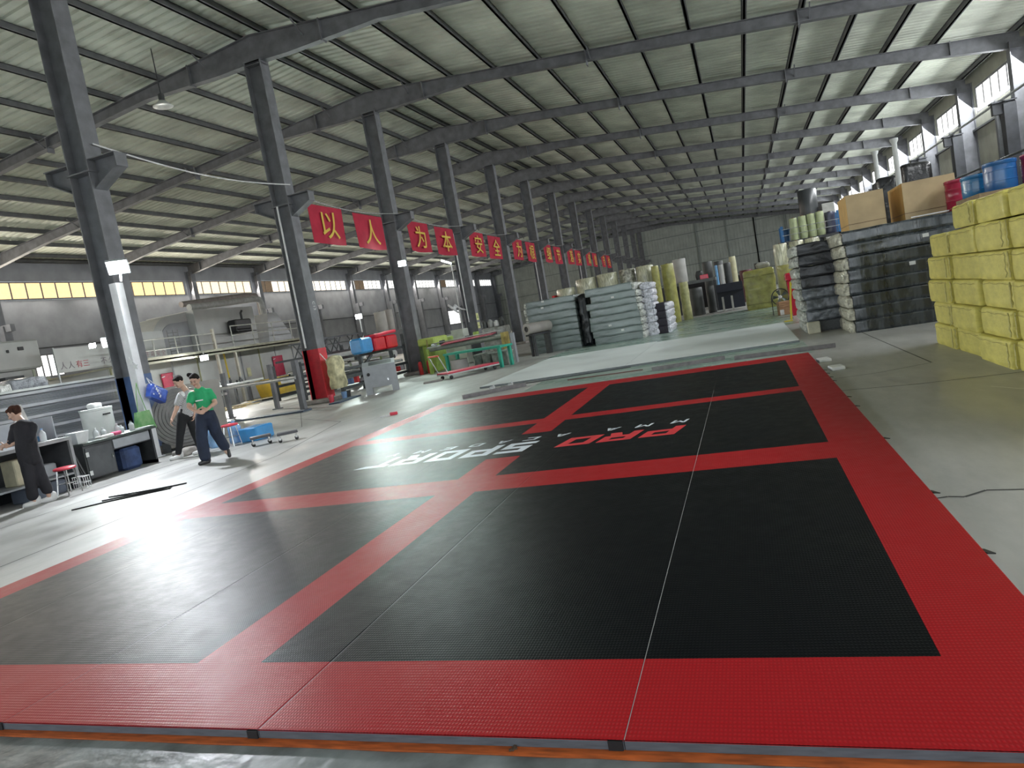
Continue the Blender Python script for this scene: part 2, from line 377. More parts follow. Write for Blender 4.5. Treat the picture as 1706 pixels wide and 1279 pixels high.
# unseen yard slab and front sheet, added to cut daylight reaching the ceiling
w=MB(); w.box(-70,-60,-.25,45,YN-.02,-.02); struct(w.build('ground',mat('yard_concrete',(0.3,0.3,0.29),0.9,0,0.2,.5)))
w=MB(); w.add([(XL-.2,YN,5.5),(XR+.2,YN,5.5),(XR+.2,YN,8.95),(XM,YN,11.4),(XL-.2,YN,8.95)],[(0,1,2,3,4)]); w.add([(XL-.2,YN-.1,5.5),(XR+.2,YN-.1,5.5),(XR+.2,YN-.1,8.95),(XM,YN-.1,11.4),(XL-.2,YN-.1,8.95)],[(4,3,2,1,0)]); w.box(XL-.2,YN-.1,5.4,XR+.2,YN,5.5)
struct(w.build('wall_front',WE))
def text_mesh(name,txt,size,m_,parent,M,bold=0.0,ext=0.002):
    c=bpy.data.curves.new(name+'_curve','FONT'); c.body=txt; c.size=size; c.align_x='CENTER'; c.align_y='CENTER'; c.offset=bold; c.extrude=ext
    o=bpy.data.objects.new(name+'_tmp',c); COL.objects.link(o); bpy.context.view_layer.update()
    me=bpy.data.meshes.new_from_object(o.evaluated_get(bpy.context.evaluated_depsgraph_get())); bpy.data.objects.remove(o)
    me.materials.clear(); me.materials.append(m_)
    if me.vertices:
        xs=[v.co.x for v in me.vertices]; ys=[v.co.y for v in me.vertices]; cx,cy=(min(xs)+max(xs))/2,(min(ys)+max(ys))/2
        for v in me.vertices: v.co.x-=cx; v.co.y-=cy
    me.transform(M); ob=bpy.data.objects.new(name,me); COL.objects.link(ob); ob.parent=parent
    return ob
# ------------------------------------------------------------ middle row of steel columns
REDC=mat('column_foot_red',(0.62,0.025,0.04),0.5,0,0.1,6); CONC=mat('concrete_plinth',(0.33,0.31,0.29),0.85,0,0.25,6,bump=0.3)
BLUEP=mat('column_foot_blue',(0.08,0.14,0.30),0.5,0,0.15,5)
cols=[]
for k in range(0,14):
    y=YK(k)
    lab='grey steel column of the middle row, %s one back from the near end'%ORD[k]
    if k==0: lab='nearest grey steel column, its lower part painted blue, beside the desks and hanging bags'
    if k==1: lab='grey steel column with a bright red foot, beside the yellow sack'
    if k==2: lab='grey steel column behind the grey control cabinet, red extinguishers at its foot'
    if k==3: lab='grey steel column with yellow warning signs and a white wall fan'
    t=thing('steel_column',lab,'column',(XM,y,0),0,'steel columns down the middle of the hall')
    def H(w,z0,z1,g=0.0,k_=None):
        w.box(-.29-g,-.21-g,z0,-.265,.21+g,z1); w.box(.265,-.21-g,z0,.29+g,.21+g,z1); w.box(-.265,-.012-g,z0,.265,.012+g,z1)
    w=MB(); H(w,0.12,10.42); w.box(-.3,-.22,10.4,.3,.22,10.44); w.box(-.29,-.21,10.3,.29,.21,10.32); w.box(-.33,-.25,6.1,.33,.25,6.13)
    w.box(-.28,-.2,10.4,.28,.2,10.41); w.build('shaft',STEEL,t)
    w=MB()
    for s in (-1,1):
        w.add([(s*.29,-.01,5.75),(s*.29,-.01,6.35),(s*.98,-.01,6.35),(s*.98,-.01,6.1),(s*.29,.01,5.75),(s*.29,.01,6.35),(s*.98,.01,6.35),(s*.98,.01,6.1)],[(0,1,2,3),(7,6,5,4),(0,4,5,1),(1,5,6,2),(2,6,7,3),(3,7,4,0)])
        w.cbox((s*.64,0,6.36),(.72,.36,.02)); w.cbox((s*.98,0,6.22),(.02,.3,.28))
        w.bar((s*.29,0,5.75),(s*.98,0,6.1),.3,.02,up=(0,0,1))
    w.build('crane_bracket',STEEL,t)
    w=MB(); w.bbox(-.5,-.45,0,.5,.45,.13,.03); w.build('plinth',CONC,t)
    if k==1:
        w=MB(); H(w,.13,1.68,.004); w.build('red_foot',REDC,t)
    if k==0:
        w=MB(); H(w,.13,1.75,.004); w.build('blue_foot',BLUEP,t)
        w=MB(); w.cbox((.302,-.02,1.42),(.01,.3,.22)); w.build('notice_plate',mat('plate_grey',(0.5,0.52,0.56),0.5),t)
    if k==1: text_mesh('column_number','C2',.2,WHITE,t,Matrix(((0,0,1,.293),(-1,0,0,0),(0,1,0,3.05),(0,0,0,1)))@Matrix.Rotation(PI/2,4,'Z')) if 0 else text_mesh('column_number','C13',.17,WHITE,t,Matrix(((0,0,1,.294),(0,1,0,.05),(-1,0,0,3.0),(0,0,0,1))))
    if k in(1,3,5,7):
        w=MB(); w.tube([(-.1,-.26,1.75),(-.1,-.26,6.1)],.028); w.build('white_conduit',WHITE,t)
    if k==3:
        w=MB(); w.cbox((.297,-.05,1.95),(.008,.3,.34)); w.cbox((.297,-.05,1.52),(.008,.3,.3)); w.build('warning_sign',mat('sign_yellow',(0.7,0.72,0.3),0.5),t)
        w=MB(); w.prism([(-.11,-.1),(.11,-.1),(0,.1)],.004,M=Tm(.302,-.05,1.97,0)@Matrix.Rotation(PI/2,4,'Z')@Matrix.Rotation(PI/2,4,'X')); w.cbox((.304,-.05,1.5),(.004,.2,.04)); w.build('sign_symbol',mat('sign_green',(0.25,0.33,0.08),0.5),t)
    cols.append(t)
# short square white post in front of the first column, carrying the flood
t=thing('white_lamp_post','white square post by the first column, carrying the brightest floodlight','post',(-11.85,11.2,0))
w=MB(); w.box(-.09,-.09,0,.09,.09,3.62); w.box(-.14,-.14,0,.14,.14,.02); w.build('post',mat('white_post',(0.72,0.73,0.76),0.45,0,0.06,5),t)
# wires slung from bracket to bracket
for k in range(0,13):
    y0,y1=YK(k),YK(k+1); x=XM+.33 if k==0 else XM+.36
    z=6.7 if k==0 else 6.42
    pts=[(x,y0+(y1-y0)*i/10,z-.22*math.sin(PI*i/10)) for i in range(11)]
    w=MB(); w.tube(pts,.014 if k else .018,5); 
    tag(w.build('hanging_cable',WHITE if k==0 else mat('cable_grey',(0.4,0.4,0.4),0.6),smooth=True),'%s wire slung between the %s and %s middle columns'%('plain white sagging' if k==0 else 'thin banner',ORD[k],ORD[k+1]),'cable','wires between the middle columns')
# red banners with yellow characters
BR=mat('banner_red',(0.46,0.03,0.06),0.75,0,0.08,3,spec=0.2); BY=mat('banner_yellow',(0.72,0.52,0.10),0.7,0,0.04,5,spec=0.2)
CH='以人为本安全为根细节落实诚信守约'
bw=[(19.55,21.55),(22.25,24.35)]
for k in range(1,9):
    for j in range(2):
        i=(k-1)*2+j
        if i>=len(CH): break
        y0=YK(k)+bw[j][0]-18.9; y1=YK(k)+bw[j][1]-18.9; yc=(y0+y1)/2
        zt=6.32-.22*math.sin(PI*(yc-YK(k))/PIT)+.02; ht=1.22
        t=thing('banner','red cloth banner with the yellow character %s, %s along the hanging row'%(CH[i],ORD[i]),'banner',(XM+.36,yc,zt),0,'red banners hung between the columns')
        nx,nz=8,8; w=MB(); vs=[];fs=[]
        hw=(y1-y0)/2
        for a in range(nx+1):
            for c in range(nz+1):
                u=a/nx;v=c/nz; vs.append((.05*math.sin(u*5+i)*v,(-hw+2*hw*u)*(1-.03*v*(1-abs(2*u-1))),-ht*v-.03*math.sin(u*PI)*v))
        for a in range(nx):
            for c in range(nz): fs.append((a*(nz+1)+c,(a+1)*(nz+1)+c,(a+1)*(nz+1)+c+1,a*(nz+1)+c+1))
        n0=len(vs); vs2=[(x+.006,y,z) for x,y,z in vs]; w.add(vs,[f[::-1] for f in fs]); w.add(vs2,fs)
        w.build('cloth',BR,t,smooth=True)
        M=Matrix(((0,0,1,.075),(1,0,0,0),(0,1.0,0,-ht/2-.02),(0,0,0,1)))
        text_mesh('character',CH[i],0.98,BY,t,M@Matrix.Diagonal((1.15,1,1,1)),bold=.004,ext=.003)
# ------------------------------------------------------------ the red and black mat: six rolled-out strips
def woven(name,col,rough,spec=.5):
    m=bpy.data.materials.new(name); m.use_nodes=True; nt=m.node_tree; b=nt.nodes['Principled BSDF']; MATS[name]=m
    b.inputs['Roughness'].default_value=rough; b.inputs['Specular IOR Level'].default_value=spec
    tc=nt.nodes.new('ShaderNodeTexCoord'); L=nt.links.new
    def wv(ax,sc,ph=0):
        mp=nt.nodes.new('ShaderNodeMapping'); mp.inputs['Rotation'].default_value=(0,0,ax); L(tc.outputs['Object'],mp.inputs[0])
        n=nt.nodes.new('ShaderNodeTexWave'); n.inputs['Scale'].default_value=sc; n.inputs['Distortion'].default_value=.6; n.inputs['Detail Scale'].default_value=3; L(mp.outputs[0],n.inputs['Vector']); return n
    w1=wv(0,22); w2=wv(PI/2,14)
    ad=nt.nodes.new('ShaderNodeMath'); ad.operation='MULTIPLY'; L(w1.outputs['Fac'],ad.inputs[0]); L(w2.outputs['Fac'],ad.inputs[1])
    nz=nt.nodes.new('ShaderNodeTexNoise'); nz.inputs['Scale'].default_value=9; nz.inputs['Detail'].default_value=5; L(tc.outputs['Object'],nz.inputs['Vector'])
    a2=nt.nodes.new('ShaderNodeMath'); a2.operation='ADD'; L(ad.outputs[0],a2.inputs[0]); L(nz.outputs['Fac'],a2.inputs[1])
    bp=nt.nodes.new('ShaderNodeBump'); bp.inputs["Strength"].default_value=.20; bp.inputs['Distance'].default_value=.006; L(a2.outputs[0],bp.inputs['Height']); L(bp.outputs[0],b.inputs['Normal'])
    r=nt.nodes.new('ShaderNodeValToRGB'); r.color_ramp.elements[0].color=(*[x*.8 for x in col],1); r.color_ramp.elements[1].color=(*[min(1,x*1.12) for x in col],1)
    L(ad.outputs[0],r.inputs[0]); L(r.outputs[0],b.inputs['Base Color'])
    mr=nt.nodes.new('ShaderNodeMapRange'); mr.inputs['To Min'].default_value=rough-.08; mr.inputs['To Max'].default_value=rough+.1; L(nz.outputs['Fac'],mr.inputs[0]); L(mr.outputs[0],b.inputs['Roughness'])
    return m
MR=woven('mat_vinyl_red',(0.36,0.0125,0.017),.38,.075); MK=woven('mat_vinyl_black',(0.003,0.004,0.0055),.38,.075)
MS=mat('foam_side_grey',(0.10,0.11,0.13),0.7,0,0.15,12,stretch=(1,1,8)); STR=mat('strap_black',(0.008,0.008,0.01),0.6)
PWH=mat('print_white',(0.62,0.68,0.74),0.42,0,0.05,8); PRD=mat('print_red',(0.58,0.03,0.04),0.42,0,0.06,8)
X=dict(L=-6.197,Li=-5.851,c1=-2.913,c2=-2.513,Ri=.483,R=.890); Yv=dict(y0=2.19,y1=2.727,y2=5.72,y3=6.27,s1=7.09,s2=8.40,y4=9.147,y5=9.495,y6=12.53,y7=13.18)
seams=[-6.197,-5.10,-3.595,-2.103,-.590,.890]
def is_red(x,y):
    if x<X['Li'] or x>X['Ri'] or y<Yv['y1'] or y>Yv['y6']: return True
    if Yv['y2']<y<Yv['y3'] or Yv['y4']<y<Yv['y5']: return True
    if X['c1']<x<X['c2'] and (y<Yv['s1'] or y>Yv['s2']): return True
    return False
ZM=.05; Z0=.012
mats5=[]
mlab=['narrow leftmost strip of the red and black mat, edged in red, nearest the people','second mat strip from the left, black crossed by two red bars','mat strip carrying most of the white word and the red centre line','mat strip carrying most of the red word, right of the centre line','rightmost mat strip with the wide plain red border']
xs_all=sorted(X.values()); ys_all=sorted(Yv.values())
for i in range(5):
    a,c=seams[i]+(.0012 if i else 0),seams[i+1]-(.0012 if i<4 else 0)
    t=thing('roll_out_mat',mlab[i],'mat',((a+c)/2,0,0),0,'strips of the red and black sports mat')
    cx=(a+c)/2; w=MB(); h=.006
    w.box(a-cx,2.19,Z0,c-cx,13.18,ZM-h,0)
    xs=[a]+[x for x in xs_all if a<x<c]+[c]
    # extra rounding lines by the seams
    xs=sorted(set([a,a+.01]+xs[1:-1]+[c-.01,c])); ys=sorted(set(ys_all+[2.196,13.174]))
    def zz(x,y): return ZM-.0012 if (x in(a,c) or y in(2.19,13.18)) else ZM
    for q in range(len(xs)-1):
        for s_ in range(len(ys)-1):
            x0,x1,y0,y1=xs[q],xs[q+1],ys[s_],ys[s_+1]
            w.add([(x0-cx,y0,zz(x0,y0)),(x1-cx,y0,zz(x1,y0)),(x1-cx,y1,zz(x1,y1)),(x0-cx,y1,zz(x0,y1))],[(0,1,2,3)],1 if is_red((x0+x1)/2,(y0+y1)/2) else 2)
    for (p,q_) in (((a,2.19),(c,2.19)),((c,13.18),(a,13.18)),((a,13.18),(a,2.19)),((c,2.19),(c,13.18))):
        w.add([(p[0]-cx,p[1],ZM-h),(q_[0]-cx,q_[1],ZM-h),(q_[0]-cx,q_[1],ZM-.004),(p[0]-cx,p[1],ZM-.004)],[(0,1,2,3)],1)
    w.build('mat_body',[MS,MR,MK],t)
    if i==4:
        q=MB(); q.box(a-cx-.0005,2.19,ZM-.002,a-cx+.0016,10.1,ZM+.0006); q.build('seam_tape',mat('seam_pale',(0.38,0.38,0.38),.5),t)  # pale strip painted for the light in the seam gap
    s=MB(); s.box(c-cx-.055,2.183,Z0,c-cx-.004,2.19,ZM-.004); 
    if i<4: s.build('end_strap',STR,t)
    if i==4:
        for yy in (10.85,10.1,9.75,8.45,7.85,6.3,4.75,3.75,10.5):
            s=MB(); s.bar((c-cx+.001,yy,.03),(c-cx+.04,yy+.02,.02),.07,.006,up=(0,0,1))
            s.build('edge_strap',STR,t)
    mats5.append((t,a,c,cx))
def onmat(x):
    for t,a,c,cx in mats5:
        if a<=x<=c: return t,cx
# printed words: read from the far side, so +u runs towards -x and +v towards the camera
def letter(polys,u0,wd,v0,ht,shear,m_,name,z=ZM+.0012):
    t,cx=onmat(-(u0+wd/2)); w=MB()
    for p in polys:
        vs=[(-(u0+a*wd+shear*c*ht)-cx, v0-c*ht, z) for a,c in p]
        w.add(vs,[tuple(range(len(vs)))])
    o=w.build(name,m_,t); return o
b_=.28
LT={'P':[[(0,0),(.3,0),(.3,1),(0,1)],[(.3,.78),(1,.78),(1,1),(.3,1)],[(.3,.3),(1,.3),(1,.52),(.3,.52)],[(.72,.52),(1,.52),(1,.78),(.72,.78)]],
 'R':[[(0,0),(.3,0),(.3,1),(0,1)],[(.3,.78),(1,.78),(1,1),(.3,1)],[(.3,.36),(1,.36),(1,.58),(.3,.58)],[(.72,.58),(1,.58),(1,.78),(.72,.78)],[(.5,.36),(.66,0),(1,0),(.85,.36)]],
 'O':[[(0,0),(.28,0),(.28,1),(0,1)],[(.72,0),(1,0),(1,1),(.72,1)],[(.28,0),(.72,0),(.72,.25),(.28,.25)],[(.28,.75),(.72,.75),(.72,1),(.28,1)]],
 'S':[[(0,.78),(1,.78),(1,1),(0,1)],[(0,.4),(1,.4),(1,.6),(0,.6)],[(0,0),(1,0),(1,.22),(0,.22)],[(0,.6),(.28,.6),(.28,.78),(0,.78)],[(.72,.22),(1,.22),(1,.4),(.72,.4)]],
 'T':[[(-.05,.76),(1.35,.76),(1.75,1),(-.05,1)],[(.3,0),(.62,0),(.62,.76),(.3,.76)]],
 'M':[[(0,0),(.2,0),(.2,1),(0,1)],[(.8,0),(1,0),(1,1),(.8,1)],[(.2,1),(.2,.72),(.5,.3),(.5,.6)],[(.5,.6),(.5,.3),(.8,.72),(.8,1)]],
 'A':[[(0,0),(.22,0),(.6,1),(.4,1)],[(.78,0),(1,0),(.6,1),(.4,1)],[(.2,.22),(.8,.22),(.74,.4),(.26,.4)]],
 'C':[[(0,0),(.25,0),(.25,1),(0,1)],[(.25,.8),(1,.8),(1,1),(.25,1)],[(.25,0),(1,0),(1,.2),(.25,.2)]],
 'D':[[(0,0),(.22,0),(.22,1),(0,1)],[(.22,.82),(.75,.82),(.95,1),(.22,1)],[(.22,0),(.95,0),(.75,.18),(.22,.18)],[(.78,.12),(1,.25),(1,.75),(.78,.88)]],
 'E':[[(0,0),(.22,0),(.22,1),(0,1)],[(.22,.82),(1,.82),(1,1),(.22,1)],[(.22,0),(1,0),(1,.18),(.22,.18)],[(.22,.41),(.9,.41),(.9,.59),(.22,.59)]],
 'Y':[[(.4,0),(.6,0),(.6,.5),(.4,.5)],[(0,1),(.22,1),(.6,.5),(.4,.5)],[(.78,1),(1,1),(.6,.5),(.4,.5)]]}
for ch,u,wd in (('P',.79,.38),('R',1.25,.38),('O',1.70,.40)): letter(LT[ch],u,wd,7.76,.44,.22,PRD,'printed_letter_'+ch.lower())
for ch,u,wd in (('S',2.50,.36),('P',2.93,.36),('O',3.38,.36),('R',3.83,.38),('T',4.27,.24)): letter(LT[ch],u,wd,7.83,.52,.12,PWH,'printed_letter_'+ch.lower())
for ch,u in (('M',.78),('M',1.18),('A',1.56),('A',2.17),('C',2.55),('A',2.92),('D',3.28),('E',3.66),('M',4.04),('Y',4.44)): letter(LT[ch],u,.17,8.10,.165,.25,PWH,'printed_letter_'+ch.lower())
# right seam's gap light is painted as a pale strip; strips lying around
t=thing('orange_board','thin orange board lying under the near edge of the mat','board',(0,0,0)); t2=MB(); t2.box(-7.5,2.145,0,2.6,2.6,.0115); t2.build('board_body',mat('orange_board_paint',(0.45,0.10,0.02),0.55,0,0.3,8,stretch=(1,6,1)),t)
w=MB(); random.seed(3)
n=60; vs=[];
for i in range(n+1):
    x=-7.5+10*i/n; a=1.90+.02*noise.noise(Vector((x*2,0,0))); c=2.143
    vs+=[(x,a,.003),(x,c,.007+.004*noise.noise(Vector((x*5,3,0))))]
w.add(vs,[(2*i,2*i+2,2*i+3,2*i+1) for i in range(n)]); w.box(-7.5,1.92,0,2.5,2.13,.002)
tag(w.build('plastic_film',mat('film_grey',(0.16,0.18,0.185),0.35,0,0.35,5,bump=0.3,bscale=12)),'crumpled grey film strip on the floor in front of the mat','film')
# pale rolled-out mat beyond
PM=mat('foam_pale_grey',(0.68,0.73,0.735),0.45,0,0.06,.8,rvar=.08); PS=mat('foam_edge_grey',(0.16,0.18,0.19),0.7)
for i,(a,c,y0,y1) in enumerate(((-6.3,-2.75,15.75,22.3),(-2.745,.93,15.75,22.0))):
    w=MB(); w.box(a,y0,0.0025,c,y1,.045,0); w.add([(a,y0,.0455),(c,y0,.0455),(c,y1,.0455),(a,y1,.0455)],[(0,1,2,3)],1)
    tag(w.build('foam_mat',[PS,PM]),('left','right')[i]+' half of the plain pale grey mat beyond the red one','mat')
# floodlights
HOUS=mat('flood_housing',(0.55,0.57,0.6),0.4,0.2); FACE=mat('flood_face',(0.92,1.0,1.0),0.3,emit=30)
flab=['brightest floodlight, wide white head on the square white post','small floodlight glowing above the grey sheet stack','floodlight with a greenish glare on the third column','floodlight on a thin white pole above the machine frame','floodlight fixed under the oven walkway']
for i,(p,a,e,c) in enumerate(FL):
    t=thing('floodlight',flab[i],'lamp',p,0)
    q=(Vector(a)-Vector(p)).normalized().to_track_quat('-Z','Y').to_matrix().to_4x4()
    sc=1.0 if i==0 else .8
    w=MB(); w.box(-.2*sc,-.15*sc,0.0,.2*sc,.15*sc,.06,M=q); 
    for j in range(7): w.box(-.19*sc+.06*sc*j,-.14*sc,.06,-.17*sc+.06*sc*j,.14*sc,.09,M=q)
    w.build('housing',HOUS,t)
    w=MB(); w.box(-.18*sc,-.13*sc,-.006,.18*sc,.13*sc,-.001,M=q); w.build('light_face',FACE,t)
    w=MB()
    if i==0: w.tube([(.0,0,-.28),(0,.05,.0),(0,.1,.09)],.02)
    elif i==3: w.tube([(0,.05,.02),(0,.05,-2.95)],.025)
    elif i==2: w.tube([(0,.05,.04),(-.16,.3,.05)],.02)
    elif i==4: w.tube([(0,.02,.05),(-.1,.1,.25)],.02)
    else: w.tube([(0,.05,.02),(0,.05,-2.6)],.025)
    w.build('bracket',WHITE,t)
    if i==1: 
        w=MB(); w.box(.28,-.05,-.12,.40,.03,.0,M=q); w.build('sensor_lamp',FACE,t)
# round high-bay lamp under the roof
t=thing('high_bay_lamp','round metal lamp hanging under the roof between the first rafters','lamp',(-15.0,17.2,9.35))
w=MB(); w.lathe([(.1,.12),(.26,-.02),(.28,-.04),(.26,-.05),(.02,-.03)],18); w.build('reflector',mat('lamp_reflector',(0.8,0.82,0.8),0.3,0.3,emit=0.0),t,smooth=True)
w=MB(); w.tube([(0,0,.1),(0,0,1.6)],.015); w.lathe([(.08,.1),(.09,.3),(.03,.34)],12); w.build('pendant',DARKG,t)
# ------------------------------------------------------------ right side: yellow bales
YB=mat('woven_sack_yellow',(0.60,0.54,0.13),0.62,0,0.10,5,bump=0.35,bscale=22,stretch=(1,1,2.5),coat=.08)
YB2=mat('sack_fold_yellow',(0.55,0.51,0.2),0.55,0,0.15,9,bump=0.4,bscale=30); CORD=mat('dark_cord',(0.25,0.21,0.07),0.8)
def bale(label,loc,sx,sy,sz,seed,group):
    t=thing('wrapped_bale',label,'bale',loc,0,group)
    w=MB(); w.soft(sx-.03,sy-.03,sz-.012,.04,.013,2.6,seed,n=7); w.build('sack',YB,t,smooth=True)
    w=MB(); zf=sz*(.80+.08*random.random()); e=-1 if seed%2 else 1
    w.tube([(-sx/2-.012-.006*math.sin(q*3+seed),e*(sy/2-.045)+.012*math.sin(q*2.2+seed),.03+(sz-.06)*q/6) for q in range(7)],.009,4); w.build('tucked_corner',YB2,t,smooth=False)
    w=MB(); w.tube([(-sx/2-.013,-sy/2+.04+sy*.9*q/9,zf+.010*math.sin(q*1.9+seed)) for q in range(10)],.002,4); w.build('seam_stitching',CORD,t)
    return t
BY_=[[12.42,11.30,10.18,8.98,7.85,6.7,5.6],[12.38,11.26,10.12,8.96,7.8,6.6,5.5],[12.36,11.22,10.04,8.9,7.72,6.5,5.4],[12.45,11.26,9.94,8.84,7.66,6.5,5.4],[12.28,11.08,9.96,8.86,7.7,6.5,5.4],[12.3,11.06,9.93,8.88,7.72,6.5,5.4]]
rown=['floor','second','third','fourth','fifth']
coln=['far-end','second from the far end','third from the far end','fourth from the far end','fifth from the far end','nearest']
sd=0
for r in range(5):
    ys=BY_[r]
    for c in range(6):
        y1,y0=ys[c],ys[c+1]; sd+=1
        off=[0,.02,-.03,.01,.04,0][(c+r)%6]
        bale('yellow wrapped bale, %s row, %s, front of the pile'%(rown[r],coln[c]),(2.65+.55+off,(y0+y1)/2,r*.332+.0),1.08,y1-y0-.02,.332,sd,'yellow wrapped bales on the right')
# sixth row starts one bale back
for c,(y1,y0) in enumerate(((10.85,9.93),(9.93,8.92),(8.92,7.8),(7.8,6.6))):
    sd+=1; bale('yellow wrapped bale on the very top row, %s'%['farthest','second from the far end','third from the far end','nearest'][c],(3.22+.02*c,(y0+y1)/2,5*.332),1.1,y1-y0-.02,.30,sd,'yellow wrapped bales on the right')
# second file of bales behind, up to fifth row
for r in range(5):
    for c,(y1,y0) in enumerate(((12.3,11.15),(11.15,10.0),(10.0,8.8),(8.8,7.6))):
        if r<4 and c>0: continue
        sd+=1; bale('yellow wrapped bale behind the front ones, %s row, %s'%(rown[r],coln[c]),(4.42,(y0+y1)/2,r*.332),1.08,y1-y0-.02,.332,sd,'yellow wrapped bales behind the front file')
# coloured drums standing behind the bales on a wooden rack
RK=mat('rack_wood',(0.25,0.18,0.1),0.7,0,0.2,6)
t=thing('storage_rack','dark wooden rack behind the yellow pile carrying the coloured drums','rack',(4.5,14.3,0))
w=MB(); w.box(-.66,-.55,2.12,.9,.8,2.2); w.build('shelf',RK,t)
for yy in (-.5,.75):
    for xx in (-.6,.85):
        w=MB(); w.box(xx-.04,yy-.04,0,xx+.04,yy+.04,2.12); w.build('leg',RK,t)
def pmat(n,c): return mat(n,c,0.25,0,0.08,6,coat=.3)
DB=pmat('plastic_blue',(0.015,0.10,0.30)); DBL=pmat('plastic_blue_light',(0.02,0.16,0.36)); DR=pmat('plastic_crimson',(0.34,0.015,0.05))
def drum(label,x,y,z,r,h,m_,seed=0):
    t=thing('plastic_drum',label,'drum',(x,y,z))
    w=MB(); w.lathe([(r*.93,0),(r*.97,.02),(r*.98,h*.3),(r,h*.31),(r,h*.34),(r*.98,h*.35),(r*.98,h*.66),(r,h*.67),(r,h*.70),(r*.98,h*.71),(r*.97,h-.03),(r*.95,h)],28); w.build('barrel',m_,t,smooth=True)
    w=MB(); w.lathe([(r*.99,h-.07),(r*1.02,h-.06),(r*1.02,h-.01),(r*.9,h)],28); w.build('rim_band',m_,t,smooth=True)
drum('crimson drum closest to the right cardboard box',4.18,16.2,2.09,.23,.58,DR)
drum('lower light blue drum between the crimson one and the large blue one',4.12,14.8,2.2,.25,.38,DBL)
drum('large blue drum, the tallest one above the yellow bales',4.27,14.12,2.2,.245,.48,DB)
drum('crimson drum at the right edge, next to the large blue one',4.82,14.1,2.2,.25,.50,DR)
# ------------------------------------------------------------ plastic wrapped slabs
SLK=mat('film_wrap_charcoal',(0.034,0.042,0.048),0.25,0,0.35,3,bump=0.35,bscale=7,stretch=(2.5,1,.6),coat=.5,rvar=.1)
SLG=mat('film_wrap_green_grey',(0.20,0.245,0.24),0.3,0,0.25,2.5,bump=0.4,bscale=7,stretch=(.5,1,2),coat=.5,rvar=.1)
SLB=mat('film_wrap_black',(0.010,0.011,0.017),0.34,0,0.3,5,bump=0.5,bscale=12,coat=.2)
SLD=mat('film_wrap_dusty',(0.10,0.115,0.135),0.3,0,0.5,6,bump=0.6,bscale=14,coat=.3)
WRAP=mat('bunched_film_white',(0.52,0.54,0.50),0.3,0,0.4,16,bump=0.8,bscale=26,coat=.4); LBL=mat('paper_label',(0.7,0.72,0.7),0.6)
def slab(label,x0,x1,y0,y1,z,h,m_,seed,group,end=-1,lab=None,endm=None,jit=.0,amp=.014):
    """film-wrapped stack of sheets; end: side (-1 = -x, 1 = +x) where the film is bunched"""
    cx,cy=(x0+x1)/2,(y0+y1)/2; t=thing('wrapped_foam_slab',label,'slab',(cx,cy,z),jit,group)
    w=MB(); w.soft(x1-x0,y1-y0,h,.035,amp,1.8,seed,n=10); w.build('film_wrapped_body',m_,t,smooth=True)
    for e in ((-1,1) if end==0 else (end,)):
        w=MB(); hx=(x1-x0)/2; w.soft(.15,y1-y0-.05,h-.02,.06,.032,7,seed+31,n=9,M=Tm(e*(hx+.02),0,.005)); w.soft(.12,(y1-y0)*.4,h*.6,.05,.03,9,seed+77,n=6,M=Tm(e*(hx+.06),-(y1-y0)*.28,h*.15)); w.build('bunched_film_end',endm or WRAP,t,smooth=True)
    if lab is not None:
        w=MB(); u,v=lab; xx=-(x1-x0)/2+(x1-x0)*u; w.box(xx-.055,-(y1-y0)/2-.022,h*v-.035,xx+.055,-(y1-y0)/2-.014,h*v+.035); w.build('paper_label',LBL,t)
    return t
rn=['lowest','second','third','fourth','fifth','sixth','seventh','topmost']
hs=[.26]*8; 
for i in range(8):
    o=[0,.02,.01,-.02,0,.03,.0,-.03][i]
    slab('charcoal film-wrapped slab, %s of the tall neat stack left of the yellow bales'%rn[i],2.02+o,4.35+o,15.9+.02*(i%3),18.3,i*.26,.26,SLK,20+i,'charcoal slabs beside the yellow bales',lab={4:(.5,.7),6:(.62,.6)}.get(i),endm=mat('bunched_film_cream',(0.50,0.49,0.40),0.35,0,0.35,14,bump=0.7,bscale=24,coat=.3))
for i in range(8):
    z=i*.255+ (0.0)
    if i==0:
        slab('bare grey sheet pack at the foot of the black stack',1.30,2.02,17.6,19.6,0,.25,mat('foam_grey_sheets',(0.09,0.095,0.1),0.6,0,0.3,20,stretch=(1,1,6)),40,'slabs of the sagging black stack',lab=None,end=0)
    else:
        dusty=i in(1,2,3)
        slab('%s, %s of the sagging stack behind the neat one'%('dusty film-wrapped dark slab' if dusty else 'black film-wrapped slab',rn[i]),1.24+(.03 if i<3 else 0),2.06+.03*(i%2),17.55,19.6+.02*i,z+.0,.255,SLD if dusty else SLB,40+i,'slabs of the sagging black stack',end=-1,amp=.03,lab=None)
t=thing('paper_wrapped_block','small cream block under the left corner of the black stack','block',(1.36,17.38,0)); w=MB(); w.bbox(-.13,-.12,0,.13,.12,.26,.012); w.build('block_body',mat('cream_board',(0.55,0.53,0.42),0.7),t)
